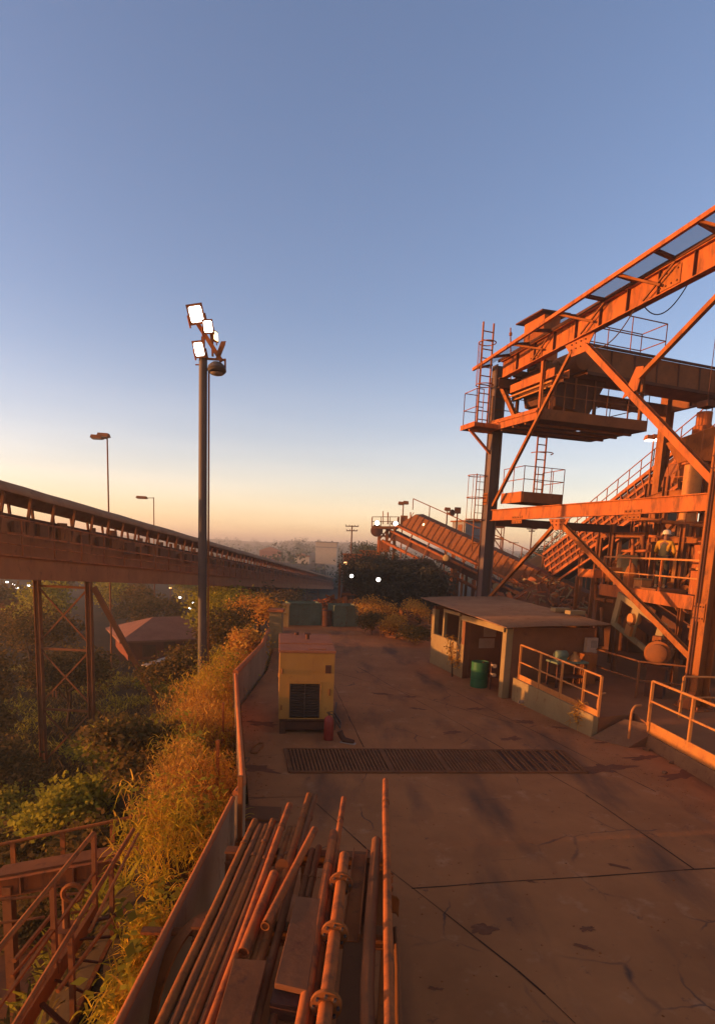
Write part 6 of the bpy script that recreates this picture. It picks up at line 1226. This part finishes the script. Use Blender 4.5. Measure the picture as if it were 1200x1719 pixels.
# ---------------------------------------------------------------- pipe stack
PD = V((.035, 1, 0)).normalized(); PX = V((1, -.035, 0)).normalized()
t = thing('pipe_rack', 'low steel rack of sleepers under the pipe stack', 'rack', V((-.6, 6, 0)))
for y in (3.6, 5.2, 6.6):
    b = MB(); b.ibeam(V((-1.45, y, .91)), V((.45, y, .91)), .14, .16); b.build('sleeper', MID, t)
    for x in (-1.4, -.5, .4): b = MB(); b.box((x, y, .415), (.1, .1, .83)); b.build('leg', MID, t)
ZUP = .62
def far_end(px, py, z): return pZ(px, py, z + ZUP)
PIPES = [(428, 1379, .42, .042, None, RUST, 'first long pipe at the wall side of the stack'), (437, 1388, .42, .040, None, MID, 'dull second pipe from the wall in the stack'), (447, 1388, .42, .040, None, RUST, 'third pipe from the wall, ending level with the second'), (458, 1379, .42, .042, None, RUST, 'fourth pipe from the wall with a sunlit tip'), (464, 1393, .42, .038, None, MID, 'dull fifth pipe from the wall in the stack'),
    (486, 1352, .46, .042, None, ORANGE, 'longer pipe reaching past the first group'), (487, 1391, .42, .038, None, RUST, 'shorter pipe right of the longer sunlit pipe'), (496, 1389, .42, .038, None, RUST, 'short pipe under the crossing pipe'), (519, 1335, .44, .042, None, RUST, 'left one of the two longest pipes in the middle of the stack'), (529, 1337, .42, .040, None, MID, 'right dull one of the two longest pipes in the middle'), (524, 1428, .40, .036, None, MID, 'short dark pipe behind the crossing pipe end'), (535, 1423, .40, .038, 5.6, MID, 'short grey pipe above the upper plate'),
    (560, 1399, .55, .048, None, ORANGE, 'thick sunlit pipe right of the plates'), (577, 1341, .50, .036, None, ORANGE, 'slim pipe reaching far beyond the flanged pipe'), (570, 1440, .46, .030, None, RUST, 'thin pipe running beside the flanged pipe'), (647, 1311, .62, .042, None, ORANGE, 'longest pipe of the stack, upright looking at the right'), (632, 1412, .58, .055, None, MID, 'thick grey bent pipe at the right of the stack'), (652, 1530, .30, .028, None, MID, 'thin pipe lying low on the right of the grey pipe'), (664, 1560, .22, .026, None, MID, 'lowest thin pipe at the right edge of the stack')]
for (px, py, z, r, yn, m, lab) in PIPES:
    e = far_end(px, py, z); ys = yn or 2.6; s = e - PD * (e.y - ys)
    t = thing('steel_pipe', 'rusty ' + lab if not lab.startswith(('dull', 'thick grey')) else lab, 'pipe', lerp(s, e, .5), 'steel pipes stacked by the parapet'); b = MB(); mid = [lerp(s, e, k / 5.) + V((random.uniform(-.006, .006), 0, random.uniform(-.006, .006))) for k in range(1, 5)]
    if 'bent' in lab: mid = [q + PX * (-.05 * math.sin(math.pi * (i + 1) / 5.)) for i, q in enumerate(mid)]
    b.path([s] + mid + [e - PD * .001], r, 14); b.build('tube', m, t, True)
    if 'thick grey' not in lab and 'thin' not in lab: b = MB(); c = e - PD * random.uniform(.55, .8); b.tube(c - PD * .03, c + PD * .03, r * 1.16, 14); b.build('coupling', MID, t, True)
    b = MB(); b.tube(e - PD * .03, e + PD * .004, r * 1.0, 14, hollow=.82); b.build('open_end', m, t, True)
# crossing pipe on top
a_, c_ = pZ(552 - 0, 1392, 1.22), pZ(445, 1556, 1.20)
a_ = pZ(528, 1393, 1.20); t = thing('steel_pipe', 'short rusty pipe lying crosswise on top of the stack', 'pipe', a_, 'steel pipes stacked by the parapet'); b = MB(); b.path([c_, lerp(c_, a_, .5), a_], .042, 14, False); b.build('tube', ORANGE, t, True); b = MB(); d = (c_ - a_).normalized(); b.tube(c_ - d * .03, c_ + d * .003, .042, 14, hollow=.8); b.build('open_end', RUST, t, True)
# flanged pipe
e = pZ(578, 1437, 1.22); s = e - PD * (e.y - 2.6)
t = thing('flanged_pipe', 'sunlit rusty pipe with three bolted flanges', 'pipe', e)
b = MB(); b.path([s, lerp(s, e, .5), e], .055, 16); b.build('tube', ORANGE, t, True)
for (px, py) in ((574, 1484), (565, 1568), (548, 1688)):
    c = pZ(px, py, 1.22); c = s + PD * ((c - s).dot(PD)); b = MB(); b.lathe(c, [(.06, -.02), (.12, -.018), (.12, .018), (.06, .02)], 24, PD); o = b.build('flange', RUST, t, True)
    k = MB()
    for i in range(8): a = 2 * math.pi * i / 8; q = c + (PX * math.cos(a) + Z3 * math.sin(a)) * .092; k.tube(q - PD * .04, q + PD * .035, .013, 6)
    k.build('bolt', GALV, o)
e2_ = pZ(473, 1457, 1.10); t = thing('pipe_flange', 'loose flange plate resting across two pipes of the stack', 'flange', e2_); b = MB(); b.lathe(e2_ + Z3 * .02, [(.04, -.01), (.072, -.01), (.072, .01), (.04, .01)], 20, (.1, -.9, .5)); b.build('disc', RUST, t, True); 
e3 = pZ(460, 1468, 1.12); s3 = pZ(408, 1600, 1.12); b = MB(); b.path([s3, lerp(s3, e3, .5), e3], .05, 14, False); dq = (s3 - e3).normalized(); b.tube(s3 - dq * .04, s3 + dq * .002, .0502, 14, hollow=.84); o = tag(b.build('steel_pipe', ORANGE, smooth=True), 'short thick sunlit pipe ending under the loose flange', 'pipe', 'steel pipes stacked by the parapet')
# plates, channels and sheet on the stack
def plate(pts, z, th, m, name, lab, z2=None):
    q = [pZ(x, y, ZUP + (z if (z2 is None or i < 2) else z2)) for i, (x, y) in enumerate(pts)]; b = MB(); b.prism(q, (0, 0, -th)); return tag(b.build(name, m, bevel=.006), lab, 'plate', 'steel plates on the pipe stack')
plate([(393, 1609), (448, 1613), (405, 1780), (345, 1775)], .56, .05, MID, 'steel_plate', 'reddish steel plate lying on the pipes at the bottom edge')
plate([(497, 1505), (540, 1509), (516, 1664), (461, 1651)], .60, .05, BROWNW, 'steel_plate', 'long brown plate on the middle of the pipe stack')
plate([(460, 1655), (514, 1669), (506, 1692), (453, 1684)], .52, .14, DARK, 'steel_plate', 'short dark plate below the near end of the long brown plate')
plate([(578, 1568), (622, 1578), (622, 1800), (556, 1800)], .44, .03, BROWNW, 'steel_plate', 'dark red sheet sloping down right of the flanged pipe', .40)
b = MB(); b.chan(pZ(605, 1430, 1.15), pZ(588, 1575, 1.10), .16, .09, .012); tag(b.build('steel_channel', ORANGE), 'sunlit steel channel leaning right of the flanged pipe', 'channel')
b = MB(); b.chan(pZ(622, 1445, 0.95), pZ(612, 1570, 0.92), .12, .08, .012); tag(b.build('steel_channel', MID), 'dull steel channel between the sunlit channel and the grey pipe', 'channel')
p = pZ(652, 1492, 0.76); t = thing('gate_valve', 'small rusty valve with a hanging rag at the right of the stack', 'valve', p); b = MB(); b.lathe(p, [(.03, -.12), (.045, -.1), (.045, .02), (.022, .05), (.022, .16)], 12); b.arc(p + Z3 * .16, PX, PD, .05, .009, 0, 360, 16); b.lathe(p + Z3 * .05 - PD * .1, [(.05, 0), (.05, .03), (.03, .04), (.03, .16), (.05, .17), (.05, .2)], 12, PD); b.build('valve_body', ORANGE, t, True)
b = MB(); q0_ = p + V((-.02, -.03, -.02)); vs = []; fs = []
for j in range(7):
    for i in range(6): vs.append(q0_ + V((.028 * i, -.02 * i + .012 * math.sin(i * 2.1 + j), -.035 * j - .006 * (i - 2.5) ** 2 + .01 * math.sin(i * 1.7))))
fs = [(j * 6 + i, j * 6 + i + 1, j * 6 + i + 7, j * 6 + i + 6) for j in range(6) for i in range(5)]
b.add(vs, fs); o = b.build('rag', RUST, t, True); o.modifiers.new('cloth', 'SOLIDIFY').thickness = .006
# hoop by the wall, bar over the parapet
P1_, P2_, P3_ = pZ(252, 1700, .50), pZ(286, 1600, .80), pZ(338, 1538, .88)
u_ = P2_ - P1_; v_ = P3_ - P1_; n_v = u_.cross(v_); c = P1_ + (n_v.cross(u_) * v_.length_squared + v_.cross(n_v) * u_.length_squared) / (2 * n_v.length_squared); rr_ = (P1_ - c).length
t = thing('steel_hoop', 'large flat steel hoop leaning between the parapet and the pipes', 'hoop', c)
hn = n_v.normalized(); hx_ = (P1_ - c).normalized(); hz_ = hn.cross(hx_); n_ = 48; vs = []
for i in range(n_): a = 2 * math.pi * i / n_; o_ = hx_ * math.cos(a) + hz_ * math.sin(a); vs += [c + o_ * rr_ - hn * .075, c + o_ * rr_ + hn * .075, c + o_ * (rr_ - .02) + hn * .075, c + o_ * (rr_ - .02) - hn * .075]
b = MB(); b.add(vs, [(4 * i + k, 4 * i + (k + 1) % 4, 4 * ((i + 1) % n_) + (k + 1) % 4, 4 * ((i + 1) % n_) + k) for i in range(n_) for k in range(4)]); b.build('band', RUST, t, True)
b = MB(); a_, c_ = pY(238, 1563, 5.25), pY(346, 1566, 5.3); b.bar(a_, c_, .09, .03); tag(b.build('flat_bar', RUST), 'flat steel bar laid across the parapet top by the hoop', 'bar')

# ---------------------------------------------------------------- haze
hz = MB(); hz.box((0, 900, -1.5), (5200, 3600, 45)); hm = bpy.data.materials.new('haze'); hm.use_nodes = True; n = hm.node_tree.nodes; n.remove(n['Principled BSDF'])
pv = n.new('ShaderNodeVolumePrincipled'); pv.inputs['Color'].default_value = (.96, .83, .69, 1); pv.inputs['Density'].default_value = .0012; pv.inputs['Anisotropy'].default_value = .35
hm.node_tree.links.new(pv.outputs[0], n['Material Output'].inputs['Volume'])
HAZE = True
if HAZE: tag(hz.build('haze', hm), kind='stuff')
